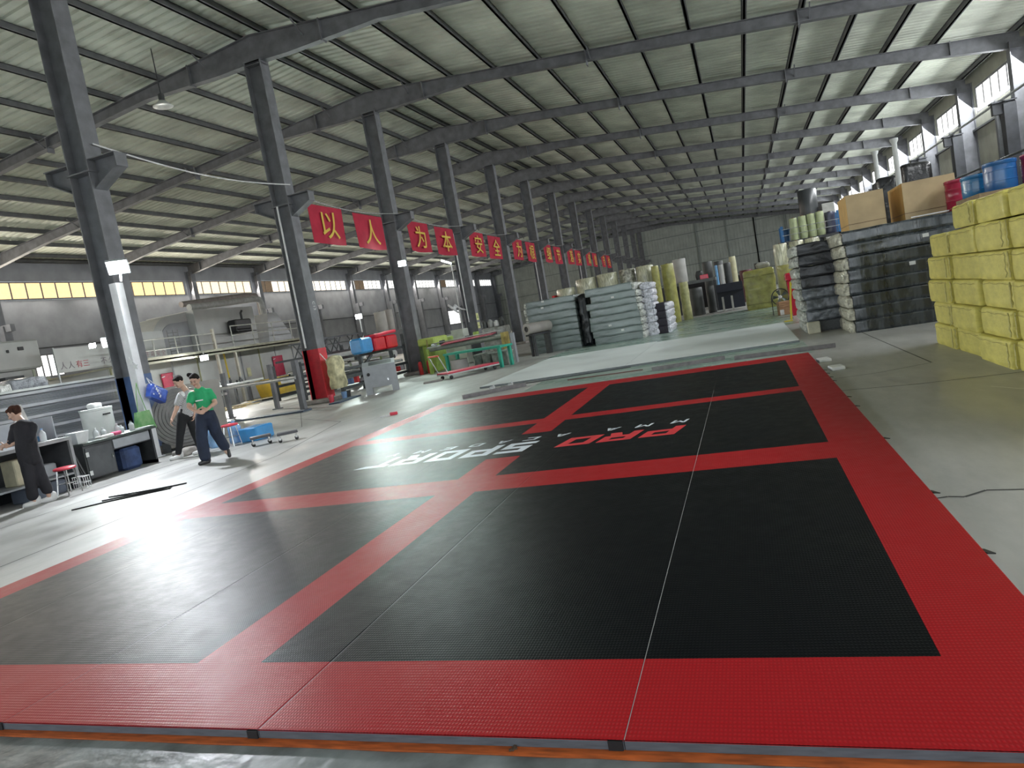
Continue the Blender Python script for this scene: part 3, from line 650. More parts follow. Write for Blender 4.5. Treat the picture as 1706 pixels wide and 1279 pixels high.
# cardboard boxes on top of the slabs
CB=mat('cardboard',(0.43,0.33,0.19),0.75,0,0.08,3,bump=.05); CBT=mat('box_tape',(0.16,0.10,0.05),0.5); CBE=mat('cardboard_side_orange',(0.56,0.34,0.11),0.7,0,0.08,3)
def carton(label,x0,x1,y0,y1,z0,z1):
    t=thing('cardboard_box',label,'box',((x0+x1)/2,(y0+y1)/2,z0))
    a,b_,h=(x1-x0)/2,(y1-y0)/2,z1-z0; w=MB(); w.box(-a,-b_,0,a,b_,h,0); w.add([(-a-.002,-b_,0),(-a-.002,-b_,h),(-a-.002,b_,h),(-a-.002,b_,0)],[(3,2,1,0)],1); w.build('carton',[CB,CBE],t)
    w=MB(); 
    for q,zz in ((0,h*.17),): w.box(-a-.004,-b_-.004,zz-.006,a+.004,-b_,zz+.006); w.box(-a-.004,-b_-.004,zz-.006,-a,b_,zz+.006)
    w.build('lid_edge',CBT,t)
    w=MB(); w.box(-a,-b_,h,a,-.01,h+.006); w.box(-a,.01,h,a,b_,h+.006); w.build('top_flap',CB,t)
carton('left plain cardboard box on the charcoal slab stack',2.26,2.98,16.75,18.0,2.10,2.83)
carton('right cardboard box on the charcoal slab stack, beside the crimson drum',3.30,4.25,16.6,18.05,2.10,2.84)
t=thing('wood_strip','thin white strip lying on the top charcoal slab','strip',(3.6,16.1,2.098)); w=MB(); w.bar((-.3,.0,.012),(.55,.05,.012),.03,.02); w.build('strip_body',WHITE,t)
# dark bagged bundles standing behind the boxes
BAGB=mat('black_plastic_bag',(0.012,0.012,0.014),0.28,0,0.4,6,bump=.8,bscale=12,coat=.3)
t=thing('bagged_bundle','tall bundle in shiny black plastic standing between the two cardboard boxes','bundle',(3.84,21.2,0)); w=MB(); w.soft(.5,.9,3.42,.12,.05,1.6,5,n=12); w.build('bag',BAGB,t,smooth=True)
t=thing('bagged_bundle','black plastic bundle rising behind the right cardboard box','bundle',(4.85,22.8,0)); w=MB(); w.soft(.75,1.0,3.8,.12,.05,1.4,9,n=12); w.build('bag',BAGB,t,smooth=True)
for (x,y,h,rr_) in ((3.97,20.2,4.25,.075),(4.70,27,4.9,.09)):
    t=thing('cardboard_tube','%s pale upright tube between the boxes and the wall windows'%('near, flared at the top,' if y<25 else 'far slim'),'tube',(x,y,0)); w=MB(); w.lathe([(rr_*1.3,0),(rr_,h*.5),(rr_*.8,h-.12),(rr_*1.3,h-.05),(rr_*1.3,h)],16); w.build('tube_body',mat('pale_tube',(0.55,0.57,0.56),0.5,0,.08,4),t,smooth=True)
w=MB(); w.tube([(10.0,26,4.2),(10.0,40,4.35)],.05); w.bar((10.0,26.4,4.2),(10.9,26.4,4.2),.05); w.bar((10.0,39.5,4.35),(10.9,39.5,4.35),.05); tag(w.build('wall_pipe',DARKG),'dark pipe running along the right wall below the windows','pipe')
# ------------------------------------------------------------ blue rack with green rolls, further back on the right
BL=mat('rack_blue',(0.02,0.13,0.33),0.45,0,.1,6); GRN=mat('roll_wrap_pale_green',(0.42,0.48,0.27),0.45,0,0.15,4,coat=.15,bump=.3,bscale=14)
RY=30.0
t=thing('steel_rack','blue steel rack with wire rails holding the pale green rolls','rack',(0,0,0))
for xx in (1.66,3.68):
    for yy in (RY-.4,RY+.6):
        w=MB(); w.box(xx-.05,yy-.05,0,xx+.05,yy+.05,3.2 if xx<2 else 3.4); w.build('post',BL,t)
w=MB(); w.box(1.6,RY-.45,2.52,3.74,RY+.62,2.6); w.build('shelf',DARKG,t)
for z in (2.85,3.08):
    w=MB(); w.tube([(1.66,RY-.46,z-.02),(3.68,RY-.46,z)],.012,5); w.build('wire_rail',GALV,t)
def roll(label,x,y,z,r,h,m_,seed,group=None,core=True,wob=.02,parts=True,n=22):
    t=thing('wrapped_roll',label,'roll',(x,y,z),seed*1.3,group)
    w=MB(); zs=[0,.02]+[h*q/7 for q in range(1,7)]+[h-.04,h]; w.lathe([(r*(.94 if i in(0,len(zs)-1) else 1)*(1+.012*math.sin(i*2.1+seed)),q) for i,q in enumerate(zs)],n,wob=wob,seed=seed); w.build('roll_body',m_,t,smooth=True)
    w=MB(); w.lathe([(.05,h-.01),(.055,h+.03),(.03,h+.03)],10) if core else w.lathe([(r*1.01,h*.78),(r*1.015,h*.79),(r*1.01,h*.8)],n); w.build('core_tube' if core else 'tape_band',CBT if core else m_,t,smooth=True)
    return t
for i,x in enumerate((2.12,2.45,2.76,3.07)):
    roll('pale green roll on the blue rack, %s from the left'%ORD[i],x,RY-.1,2.6,.148,.84+.02*i,GRN,i,'green rolls on the blue rack')
roll('dark blue-grey roll at the right end of the blue rack',3.43,RY,2.6,.19,.82,mat('roll_wrap_navy',(0.05,0.055,0.10),0.35,0,.2,4,coat=.3),6)
roll('big charcoal cylinder standing high behind the green rolls',2.93,32.0,0,.36,4.62,mat('roll_charcoal',(0.05,0.055,0.06),0.35,0,.15,3,coat=.2),11,wob=.01)
t=thing('white_crate','white box beside the big charcoal cylinder','box',(3.62,32.0,0)); w=MB(); w.bbox(-.24,-.3,0,.24,.3,3.9,.02); w.build('box_body',mat('white_board',(0.5,0.5,0.47),0.7),t)
t=thing('blue_bin','dark blue bin at the left end of the blue rack','bin',(1.84,30.2,2.6)); w=MB(); w.lathe([(.09,0),(.12,.42),(.15,.44),(.15,.5),(.02,.52)],18); w.build('bin_body',mat('bin_navy',(0.01,0.07,0.18),0.4),t,smooth=True)
CRM=mat('film_wrap_cream',(0.50,0.50,0.36),0.3,0,0.3,7,bump=.7,bscale=10,stretch=(3,3,.6),coat=.45); OLV=mat('wrap_olive_yellow',(0.36,0.35,0.10),0.42,0,0.2,4,bump=.7,bscale=8,coat=.2)
for i,(x,l) in enumerate(((1.46,'cream film-wrapped roll left of those behind the black stack'),(2.03,'cream film-wrapped roll in the middle behind the black stack'),(2.57,'cream film-wrapped roll right of those behind the black stack'))): roll(l,x,28.5,0,.255,2.52,CRM,3+i)
t=thing('tarped_pallet','large load wrapped in wrinkled olive yellow tarp at the far aisle end','pallet load',(.70,34.8,0)); w=MB(); w.soft(1.35,1.4,1.80,.12,.05,2.2,2,n=10); w.build('tarp',OLV,t,smooth=True)
w=MB(); 
for q in (.25,1.5): w.tube([(-.69,-.71,q),(.69,-.72,q)],.012,5)
w.build('tie_band',mat('band_olive_dark',(0.18,0.17,0.05),.6),t)
roll('olive yellow wrapped cylinder beside the fan',1.50,27.55,0,.30,1.72,OLV,8,core=False)
t=thing('pale_bundle','pale bag lying on top of the olive tarped load','bag',(.95,34.7,1.84)); w=MB(); w.soft(.6,.5,.22,.1,.05,3,3,n=6); w.build('bag_body',mat('bag_pale',(0.42,0.42,0.37),.6,bump=.5,bscale=8),t,smooth=True)
# red bin, fan, striped carton
t=thing('wheelie_bin','red plastic bin standing between the fan and the black stack','bin',(1.62,25.4,0)); w=MB(); w.add([(-.22,-.25,0),(.22,-.25,0),(.22,.25,0),(-.22,.25,0),(-.28,-.3,1.15),(.28,-.3,1.15),(.28,.3,1.15),(-.28,.3,1.15)],[(3,2,1,0),(0,1,5,4),(1,2,6,5),(2,3,7,6),(3,0,4,7),(4,5,6,7)]); w.build('bin_body',pmat('plastic_red',(0.5,0.012,0.04)),t)
w=MB(); w.bbox(-.31,-.33,1.15,.31,.33,1.42,.04); w.build('lid',pmat('plastic_red',(0.5,0.012,0.04)),t)
t=thing('floor_fan','black drum fan with a white hub beside the red bin','fan',(1.17,27.25,0))
w=MB(); 
for q in range(24):
    a=2*PI*q/24; c=2*PI*(q+1)/24; w.bar((.29*math.cos(a),0,.62+.29*math.sin(a)),(.29*math.cos(c),0,.62+.29*math.sin(c)),.03,.16,up=(0,1,0))
w.build('drum_ring',BLACKM,t)
for q in range(5):
    a=2*PI*q/5+.3; w=MB(); ca,sa=math.cos(a),math.sin(a); cb,sb=math.cos(a+.55),math.sin(a+.55)
    w.add([(.06*ca,-.01,.62+.06*sa),(.26*ca,-.05,.62+.26*sa),(.26*cb,.05,.62+.26*sb),(.06*cb,.02,.62+.06*sb)],[(0,1,2,3)]); w.build('blade',mat('fan_blade_grey',(0.22,0.26,0.24),.4,.4),t)
w=MB(); w.lathe([(.055,-.03),(.06,0),(.04,.03)],12,M=Tm(0,-.09,.62,0,0,PI/2)); w.build('hub',WHITE,t)
w=MB(); w.bar((-.3,0,.02),(-.3,0,.62),.03); w.bar((.3,0,.02),(.3,0,.62),.03); w.bar((-.3,-.25,.015),(-.3,.25,.015),.03); w.bar((.3,-.25,.015),(.3,.25,.015),.03); w.build('stand',BLACKM,t)
t=thing('striped_carton','brown striped carton with a white flap in front of the fan','box',(1.22,26.55,0),.12); w=MB(); w.bbox(-.2,-.25,0,.2,.25,.47,.01); w.build('carton',mat('carton_striped',(0.40,0.24,0.13),.7,0,.35,20,stretch=(.3,.3,3)),t); w=MB(); w.box(-.19,-.26,.02,-.06,-.252,.2); w.build('white_flap',LBL,t)
t=thing('hand_truck','yellow hand truck frame leaning behind the black stack','hand truck',(1.2,22.6,0)); w=MB(); w.tube([(0,0,.04),(.05,.02,.6),(.12,.05,1.15)],.02,6); w.tube([(0,.35,.04),(.05,.37,.6),(.12,.4,1.15)],.02,6); w.tube([(.12,.05,1.15),(.12,.4,1.15)],.02,6); w.box(-.2,.0,0,.03,.36,.02); w.build('frame',mat('truck_yellow',(0.6,0.5,0.03),.5),t)
# ------------------------------------------------------------ centre: stacks of green-grey slabs
GS=[0,.25,.50,.74,1.0,1.22,1.51,1.80,2.04]
rn9=['lowest','second','third','fourth','fifth','sixth','seventh','topmost']
for i in range(8):
    o=[.08,.0,.0,.03,.0,.02,-.01,.02][i]
    slab('green-grey film-wrapped slab, %s of the left stack by the machines'%rn9[i],-8.1+o,-6.12,26.5,28.9,GS[i],GS[i+1]-GS[i],SLG,60+i,'green-grey slabs, left stack',end=-1,lab={7:(.36,.75),6:(.34,.8),4:(.36,.9),3:(.36,.7),2:(.36,.6)}.get(i))
t=thing('dark_foam_bundle','dark bumpy end bundle between the two green-grey stacks','bundle',(-5.86,27.4,0)); w=MB(); w.soft(.4,1.6,1.98,.12,.07,3,4,n=10); w.build('bundle_body',mat('film_wrap_dark',(0.014,0.018,0.022),.35,0,.4,9,bump=.8,bscale=16,coat=.3),t,smooth=True)
GS2=[0,.28,.52,.80,1.05,1.32,1.56,1.82,2.10]
for i in range(8):
    o=[.08,.03,-.02,.0,.05,-.05,.15,-.02][i]
    slab('green-grey film-wrapped slab, %s of the right stack beside the black and white one'%rn9[i],-5.55+o,-3.72+(.04 if i<4 else 0)-(.1 if i==7 else 0),25.9,28.4,GS2[i],GS2[i+1]-GS2[i],SLG,80+i,'green-grey slabs, right stack',end=1,endm=WRAP,lab={1:(.62,.6),2:(.4,.5),6:(.5,.4)}.get(i))
WC=mat('crumpled_white_film',(0.62,0.63,0.70),.35,0,.3,14,bump=.9,bscale=20,coat=.3); BKE=mat('black_foam_edges',(0.018,0.014,0.025),.6,0,.5,18,stretch=(.2,.2,3))
for i in range(8):
    t=slab('thin white film bundle, %s of the crumpled column right of the green-grey stack'%rn9[i],-3.55,-3.3,26.7+.03*(i%2),28.2,i*.25,.25,WC,100+i,'white film bundles',end=0,endm=WC,amp=.03)
for i in range(4):
    t=slab('black foam sheets in white film, %s of the low stack at the aisle'%['lowest','second','third','topmost'][i],-3.22,-2.86,26.9,29.5,i*.285,.285,BKE,110+i,'black foam sheets at the aisle',end=1,endm=WC,amp=.006)
# rolls standing behind the stacks
rr=[(-8.3,34.4,2.55,.47,CRM,'cream film-wrapped roll with a red strip, leftmost behind the stacks'),(-7.25,34.5,2.85,.5,CRM,'cream film-wrapped roll, second behind the stacks'),(-6.2,34.6,2.9,.5,CRM,'cream film-wrapped roll, third behind the stacks'),
    (-5.22,34.75,2.93,.40,mat('film_wrap_silver',(0.35,0.35,0.28),.3,0,.5,9,bump=.8,bscale=12,coat=.5),'dull silver film-wrapped roll, fourth behind the stacks'),(-4.35,34.5,2.92,.42,CRM,'tall cream film-wrapped roll just left of the olive ones'),
    (-3.80,33.9,2.80,.17,OLV,'slim olive yellow roll beside the tall olive cylinder'),(-3.28,34.5,2.80,.30,OLV,'tall thick olive yellow cylinder at the aisle'),(-2.72,35.2,1.83,.22,mat('wrap_straw',(0.42,0.42,0.2),.4,0,.2,5,bump=.5,coat=.2),'short straw-coloured roll stack at the aisle corner')]
for i,(x,y,h,r,m_,l) in enumerate(rr): roll(l,x,y,0,r,h,m_,20+i,core=(i%2==0),wob=.03)
t=thing('red_board','narrow red board against the leftmost cream roll','board',(-8.86,34.2,0)); w=MB(); w.box(-.06,-.3,0,.06,.3,2.3); w.build('board_body',RED,t)
# dim back area
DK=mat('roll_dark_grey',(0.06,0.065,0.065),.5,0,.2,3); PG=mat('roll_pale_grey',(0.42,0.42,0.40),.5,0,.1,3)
t=thing('work_table','long dark table in the dim area behind the olive cylinder','table',(-2.4,41.6,0)); w=MB(); w.box(-1.3,-.8,1.70,1.0,.8,1.85); w.build('table_top',mat('table_dark',(0.12,0.13,0.13),.5),t)
for sx in (-1.2,.9):
    for sy in (-.7,.7):
        w=MB(); w.box(sx-.05,sy-.05,0,sx+.05,sy+.05,1.70); w.build('leg',DARKG,t)
roll('pale grey roll standing on the dark table',-3.25,41.4,1.85,.36,1.35,PG,41)
t=thing('red_crate','small red crate on the dark table','crate',(-2.0,41.1,1.85)); w=MB(); w.bbox(-.22,-.2,0,.22,.2,.24,.02); w.build('crate_body',pmat('plastic_red2',(0.6,0.02,0.06)),t)
t=thing('scrap_bag','dark bag beside the red crate on the table','bag',(-2.3,42.0,1.85)); w=MB(); w.soft(.4,.4,.5,.1,.05,3,3,n=5); w.build('bag_body',DK,t,smooth=True)
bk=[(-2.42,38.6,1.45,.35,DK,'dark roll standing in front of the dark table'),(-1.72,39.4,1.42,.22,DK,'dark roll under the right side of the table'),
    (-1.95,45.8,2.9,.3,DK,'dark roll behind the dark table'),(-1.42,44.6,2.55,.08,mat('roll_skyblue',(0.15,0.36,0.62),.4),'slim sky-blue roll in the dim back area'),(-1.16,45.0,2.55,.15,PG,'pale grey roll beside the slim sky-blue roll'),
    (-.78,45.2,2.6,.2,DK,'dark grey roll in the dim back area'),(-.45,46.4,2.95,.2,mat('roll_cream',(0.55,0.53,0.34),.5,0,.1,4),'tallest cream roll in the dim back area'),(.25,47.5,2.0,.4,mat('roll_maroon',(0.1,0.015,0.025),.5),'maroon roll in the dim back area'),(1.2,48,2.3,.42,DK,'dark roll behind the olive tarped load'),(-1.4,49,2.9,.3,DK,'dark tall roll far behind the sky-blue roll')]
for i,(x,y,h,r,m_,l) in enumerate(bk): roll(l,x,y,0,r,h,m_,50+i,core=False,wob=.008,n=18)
t=thing('low_machine','dark machine frame with pale legs left of the olive tarped load','machine',(-.75,38.2,0)); w=MB(); w.box(-.6,-.1,.1,.7,.5,1.3); w.box(-.6,-.4,1.0,.7,.5,1.4); w.build('machine_body',mat('machine_dark_blue',(0.012,0.015,0.03),.5),t)
for sx in (-.35,.1):
    w=MB(); w.box(sx-.05,-.35,0,sx+.05,-.25,.75); w.build('leg',PG,t)
t=thing('low_covered_load','wide low dark load in the dim area behind the dark table','load',(-1.3,51.5,0)); w=MB(); w.soft(5.2,2.4,1.75,.12,.06,1.2,3,n=8); w.build('cover',mat('cover_black',(0.012,0.012,0.014),.8,0,.3,2),t,smooth=True)  # added dark block that keeps the area behind the table dim
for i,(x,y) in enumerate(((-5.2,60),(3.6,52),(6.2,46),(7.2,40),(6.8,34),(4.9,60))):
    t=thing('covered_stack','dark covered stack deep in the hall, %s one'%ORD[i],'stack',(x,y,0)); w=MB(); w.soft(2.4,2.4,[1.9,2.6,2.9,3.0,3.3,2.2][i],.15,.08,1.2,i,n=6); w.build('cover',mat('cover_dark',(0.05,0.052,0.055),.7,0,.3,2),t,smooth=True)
# ------------------------------------------------------------ left side: desks and the pile of grey sheets
SHT=mat('foam_sheet_stack',(0.17,0.175,0.19),.6,0,0.4,2.5,col2=(0.09,0.095,0.105),stretch=(.3,.3,14)); TOPS=mat('stack_top_pale',(0.42,0.43,0.42),.6,0,.15,3); SHB=mat('sheet_band_pale',(0.30,0.30,0.32),.55,0,.1,3)
z=0; i=0; random.seed(11)
hh=[.30,.07,.25,.07,.24,.07,.22,.07,.24,.07,.20]
t=thing('sheet_stack','tall pile of thin grey foam sheets with pale bands behind the desks','stack',(-15.3,10.6,0))
w=MB()
for q in range(64):
    z0=q*.0285; band=(q%9)>=7; o=.012*random.random()
    w.box(-.95+o,-3.9+.03*random.random(),z0,.8+(.02 if band else 0)+o,2.75+.05*random.random(),z0+(.0285 if band else .021),1 if band else 0)
w.build('sheet',[SHT,SHB],t); w=MB(); w.box(-1.0,-4,1.824,.84,2.85,1.875); w.build('top_board',TOPS,t)
t=thing('film_bundle','grey bundle in clear film lying on the grey sheet pile','bundle',(-15.0,11.15,1.876)); w=MB(); w.soft(.5,.85,.24,.06,.03,4,2,n=7); w.build('bundle_body',mat('film_clear_grey',(0.3,0.31,0.34),.3,0,.4,8,bump=.7,coat=.3),t,smooth=True)
w=MB(); w.soft(.55,.3,.15,.05,.04,5,7,n=5,M=Tm(0,-.55,0)); w.build('crumpled_film',mat('film_clear_pale',(0.62,0.62,0.6),.3,0,.3,10,bump=.8,coat=.3),t,smooth=True)
# machine hood far left, banner with red writing
OV=mat('oven_panel',(0.50,0.51,0.50),.5,0,.07,1.5); OV2=mat('oven_panel_dark',(0.33,0.34,0.36),.5,0,.1,1.5)
t=thing('machine_hood','pale machine hood with dark fittings above the sheet pile at the left edge','machine',(-24.5,17.2,0))
w=MB(); w.bbox(-1,-2.6,2.75,1.2,1.05,3.75,.06); w.bbox(-1,-2.4,1.2,1.0,.9,2.75,.03); w.build('hood_body',OV,t)
w=MB(); w.box(-.6,-2.2,0,-.5,-2.1,1.2); w.box(-.6,.6,0,-.5,.7,1.2); w.box(.7,-2.2,0,.8,-2.1,1.2); w.box(.7,.6,0,.8,.7,1.2); w.build('legs',DARKG,t)
w=MB(); w.box(1.0,-.5,2.0,1.35,.15,2.55); w.build('motor_box',DARKG,t)
w=MB(); w.tube([(1.3,.55,2.7),(1.3,.55,1.3)],.04); w.tube([(1.3,-.4,2.3),(1.3,1.1,2.35)],.03); w.build('pipework',mat('pipe_pale_green',(0.4,0.43,0.33),.5),t)
w=MB(); w.bbox(1.2,-.15,3.35,1.24,-.07,3.45,.01); w.bbox(1.2,.25,3.4,1.24,.45,3.52,.01); w.build('dark_fitting',BLACKM,t)
CLW=mat('banner_white',(0.62,0.63,0.62),.6,0,.05,2); INK=mat('banner_ink',(0.28,0.26,0.3),.7); INKR=mat('banner_ink_red',(0.55,0.12,0.14),.7)
t=thing('wall_banner','long white banner with grey and red characters over the sheet pile','banner',(-22.6,19.5,2.42)); w=MB(); w.box(-.01,-1.35,0,.01,1.25,.86); w.build('cloth',CLW,t)
w=MB(); w.box(-.05,-1.35,-2.42,0,-1.3,.9); w.box(-.05,1.2,-2.42,0,1.25,.9); w.build('pole',GALV,t)
MR_=Matrix(((0,0,1,.02),(1,0,0,0),(0,1,0,.24),(0,0,0,1)))
for j,(ch,yy,m_) in enumerate((('人',-1.1,INK),('人',-.8,INK),('有',-.48,INKR),('三',-.2,INKR),('不',.55,INK),('公',.88,INK))): text_mesh('character',ch,.27,m_,t,Matrix.Translation((0,yy,0))@MR_,bold=.0)
t=thing('wall_banner','white banner with faded red characters right of the white post','banner',(-22.6,22.5,2.33)); w=MB(); w.box(-.01,-.62,0,.01,.6,1.25); w.build('cloth',CLW,t); w=MB(); w.box(-.05,-.62,-.35,0,-.57,1.27); w.box(-.05,.55,-.35,0,.6,1.27); w.build('pole',GALV,t)
for j,ch in enumerate('生命安全'): text_mesh('character',ch,.25,mat('banner_ink_faded',(0.5,0.35,0.37),.7),t,Matrix.Translation((0,-.4+.27*j,.12))@MR_)
# desk 0 (left) with shelf
DSK=mat('desk_steel_dark',(0.075,0.08,0.088),.5,0,.15,5); DTOP=mat('desk_top_grey',(0.30,0.31,0.32),.5,0,.15,5)
t=thing('workbench','grey steel workbench with a low back panel at the left edge, bottles on it','workbench',(-11.35,7.9,0))
w=MB(); w.box(-.42,-1.0,.83,.42,.84,.885); w.build('top',DTOP,t)
w=MB(); w.box(-.42,-1.0,.885,-.40,.84,1.27); w.box(-.42,.82,.885,.1,.84,1.27); w.build('back_panel',GREYM,t)
w=MB(); w.box(-.42,.80,0,.40,.84,.83); w.box(-.42,-1.0,0,-.39,.84,.83); w.build('side_panel',DSK,t)
for yy in (-.95,.79):
    w=MB(); w.box(.36,yy,0,.41,yy+.05,.83); w.build('leg',DTOP,t)
w=MB(); w.box(-.40,-.98,.25,.38,.8,.28); w.build('lower_shelf',GREYM,t)
def bottle(lab,x,y,z,r,h,m_,capm,cat='bottle',nm='bottle'):
    t=thing(nm,lab,cat,(x,y,z)); w=MB(); w.lathe([(r*.9,0),(r,.01),(r,h*.6),(r*.9,h*.68),(r*.38,h*.82),(r*.36,h*.92)],14); w.build('body',m_,t,smooth=True)
    w=MB(); w.lathe([(r*.42,h*.9),(r*.42,h),(r*.3,h)],12); w.build('cap',capm,t,smooth=True)
GLS=mat('clear_plastic',(0.72,0.76,0.78),.15,0,.1,8,coat=.5,alpha=.75); REDP=mat('plastic_red_soft',(0.6,0.05,0.08),.4); BLUB=mat('plastic_blue_pale',(0.2,0.35,0.6),.4)
bottle('red squat bottle at the left end of the workbench bottles',-11.05,8.02,.886,.05,.17,REDP,WHITE); bottle('clear bottle with white cap, tallest on the workbench',-11.1,8.18,.886,.045,.28,GLS,WHITE)
bottle('red bottle behind the clear one on the workbench',-11.25,8.3,.886,.05,.2,REDP,REDP); bottle('pale bottle with blue cap on the workbench',-11.12,8.40,.886,.05,.22,GLS,BLUB)

t=thing('folded_cloth','blue cloth folded on the workbench against its back panel','cloth',(-11.55,8.5,.886)); w=MB(); w.soft(.22,.35,.09,.03,.01,5,1,n=5); w.build('cloth_body',mat('cloth_blue',(0.05,0.16,0.32),.8,0,.2,8),t,smooth=True)
t=thing('paper_sheet','loose white papers on the workbench edge','papers',(-11.02,8.45,.886)); w=MB(); w.cbox((0,0,.003),(.14,.3,.005),rz=.3); w.cbox((.0,-.25,.003),(.14,.2,.005),rz=-.2); w.build('sheets',LBL,t)
t=thing('cream_cabinet','cream box with two dark knobs under the workbench','box',(-11.3,8.0,.281)); w=MB(); w.bbox(-.15,-.16,0,.15,.16,.42,.015); w.build('box_body',mat('cream_enamel',(0.55,0.51,0.36),.5),t); w=MB(); w.box(.15,.05,.12,.165,.09,.16); w.box(.15,.05,.22,.165,.09,.26); w.build('knob',BLACKM,t)
t=thing('grey_bin','grey box lying on the workbench lower shelf','box',(-11.35,8.45,.281)); w=MB(); w.bbox(-.14,-.14,0,.14,.14,.22,.02); w.build('box_body',GREYM,t)
t=thing('floor_crate','dark blue-grey crate on the floor under the workbench','crate',(-11.15,8.2,0)); w=MB(); w.bbox(-.2,-.38,0,.2,.28,.23,.02); w.build('crate_body',mat('crate_slate',(0.10,0.12,0.16),.5),t)
t=thing('wire_basket','small black and white wire basket under the stool','basket',(-10.78,8.62,0)); w=MB()
for q in range(4):
    w.tube([(-.12,-.06+.04*q,.01),(-.12,-.06+.04*q,.2),(.12,-.06+.04*q,.2),(.12,-.06+.04*q,.01)],.006,4)
for zz in (.01,.1,.2): w.tube([(.12,-.07,zz),(.12,.07,zz),(-.12,.07,zz),(-.12,-.07,zz),(.12,-.07,zz)],.006,4)
w.build('wires',WHITE,t)
t=thing('washing_machine','white and red low machine at the left edge below the workbench','machine',(-11.3,6.55,0)); w=MB(); w.bbox(-.3,-.32,0.03,.3,.32,.86,.03); w.build('machine_body',WHITE,t); w=MB(); w.box(.3,-.2,.45,.31,.2,.68); w.build('red_panel',REDP,t)
t=thing('hanging_cloth','white rag hanging from a hook above the workbench','cloth',(-12.0,8.75,1.25)) 
w=MB(); n=12; vs=[];fs=[]
for a in range(n+1):
    for c in range(7):
        u=a/n;v=c/6; vs.append((.03*math.sin(u*14)*(.3+v),(-.06-.07*v)+(.12+.14*v)*u,.30-.36*v-.05*math.sin(u*9)*v))
for a in range(n):
    for c in range(6): fs.append((a*7+c,(a+1)*7+c,(a+1)*7+c+1,a*7+c+1))
w.add(vs,fs); w.build('rag',mat('rag_white',(0.7,0.68,0.66),.8,0,.12,9),t,smooth=True); w=MB(); w.tube([(-.02,0,.28),(-.02,0,-1.24)],.015); w.build('rag_post',GALV,t)
# desk 1 (right) dark cabinet desk
t=thing('cabinet_desk','dark desk with hinged door, white bucket and jars on it, beside the blue column foot','desk',(-11.45,9.62,0))
w=MB(); w.box(-.38,-.62,.66,.42,.98,.70); w.build('top',mat('desk_top_dark_green',(0.06,0.075,0.07),.45,0,.3,6),t)
w=MB(); w.box(-.36,-.58,.06,.34,.02,.66); w.box(-.36,.02,.06,-.30,.94,.66); w.box(-.36,.9,0,.34,.94,.66); w.box(-.36,.02,.45,.3,.9,.66); w.build('carcass',DARKG,t)
w=MB(); w.box(.342,-.55,.08,.352,-.01,.60); d=w.build('door',DSK,t)
for zz in (.12,.45):
    w=MB(); w.box(.354,-.56,zz,.362,-.50,zz+.08); w.build('hinge',WHITE,d)
w=MB(); w.tube([(.354,-.04,.32),(.375,-.05,.36),(.354,-.04,.40)],.008,6); w.build('handle',CHROME,d)
w=MB(); w.box(.30,.06,.47,.32,.88,.64); w.build('drawer',GREYM,t)
w=MB(); w.bbox(-.05,.25,.0,.25,.7,.42,.05); w.build('blue_bag_stand',mat('cloth_navy',(0.04,0.07,0.17),.8,0,.3,6),t)
w=MB(); w.box(-.36,-.6,0,.34,-.55,.06); w.box(-.36,.9,0,.34,.95,.06); w.build('foot_bar',DSK,t)
for q in range(3):
    tag((lambda m_:m_)(MB().bar((-11.05+.05*q,8.90,.0),(-11.28+.05*q,8.80,.9),.025).build('steel_profile',DARKG)),'dark steel profile leaning in the gap between workbench and desk, %s'%['left one','middle one','right one'][q],'profile','profiles leaning between the desks')
t=thing('white_bucket','square white bucket at the left end of the cabinet desk','bucket',(-11.32,9.17,.70)); w=MB(); w.add([(-.1,-.1,0),(.1,-.1,0),(.1,.1,0),(-.1,.1,0),(-.13,-.13,.2),(.13,-.13,.2),(.13,.13,.2),(-.13,.13,.2)],[(3,2,1,0),(0,1,5,4),(1,2,6,5),(2,3,7,6),(3,0,4,7),(4,5,6,7)]); w.build('bucket_body',WHITE,t); w=MB(); w.box(-.135,-.135,.19,.135,.135,.205); w.build('rim',WHITE,t)
for j,(x,y,h,l) in enumerate(((-11.42,9.62,.2,'clear jar nearest the white bucket'),(-11.5,9.85,.17,'clear jar in front of the white can'),(-11.32,10.0,.2,'large clear jar in the middle of the desk top'),(-11.36,10.12,.15,'low clear jar beside the large jar'),(-11.30,10.3,.19,'clear jar with a dark lid at the right of the desk'))): bottle(l,x,y,.70,.05,h,GLS,DARKG if j==4 else WHITE,'jar','jar')
t=thing('cloth_heap','white and pink cloth heap on the cabinet desk','cloth',(-11.22,9.62,.70)); w=MB(); w.soft(.16,.3,.05,.02,.015,8,1,n=5); w.build('cloth_body',mat('cloth_white2',(0.65,0.63,0.62),.8),t,smooth=True); w=MB(); w.soft(.14,.16,.06,.025,.01,8,4,n=4,M=Tm(0,.24,0)); w.build('pink_cloth',mat('cloth_pink',(0.6,0.1,0.2),.8),t,smooth=True)
t=thing('paper_stack','loose papers at the right end of the cabinet desk','papers',(-11.25,10.47,.70)); w=MB(); w.cbox((0,0,.008),(.22,.2,.016),rz=.2); w.cbox((.08,.05,.02),(.2,.18,.006),rz=-.3); w.build('sheets',LBL,t)
t=thing('white_barrel','tall white can with a white bag on top behind the cabinet desk','barrel',(-12.15,10.35,0)); w=MB(); w.lathe([(.27,0),(.28,.02),(.28,.4),(.275,.41),(.275,.44),(.28,.45),(.28,1.18),(.29,1.19),(.29,1.23),(.02,1.235)],26); w.build('can_body',mat('white_enamel',(0.68,0.71,0.70),.35,0,.05,5),t,smooth=True)
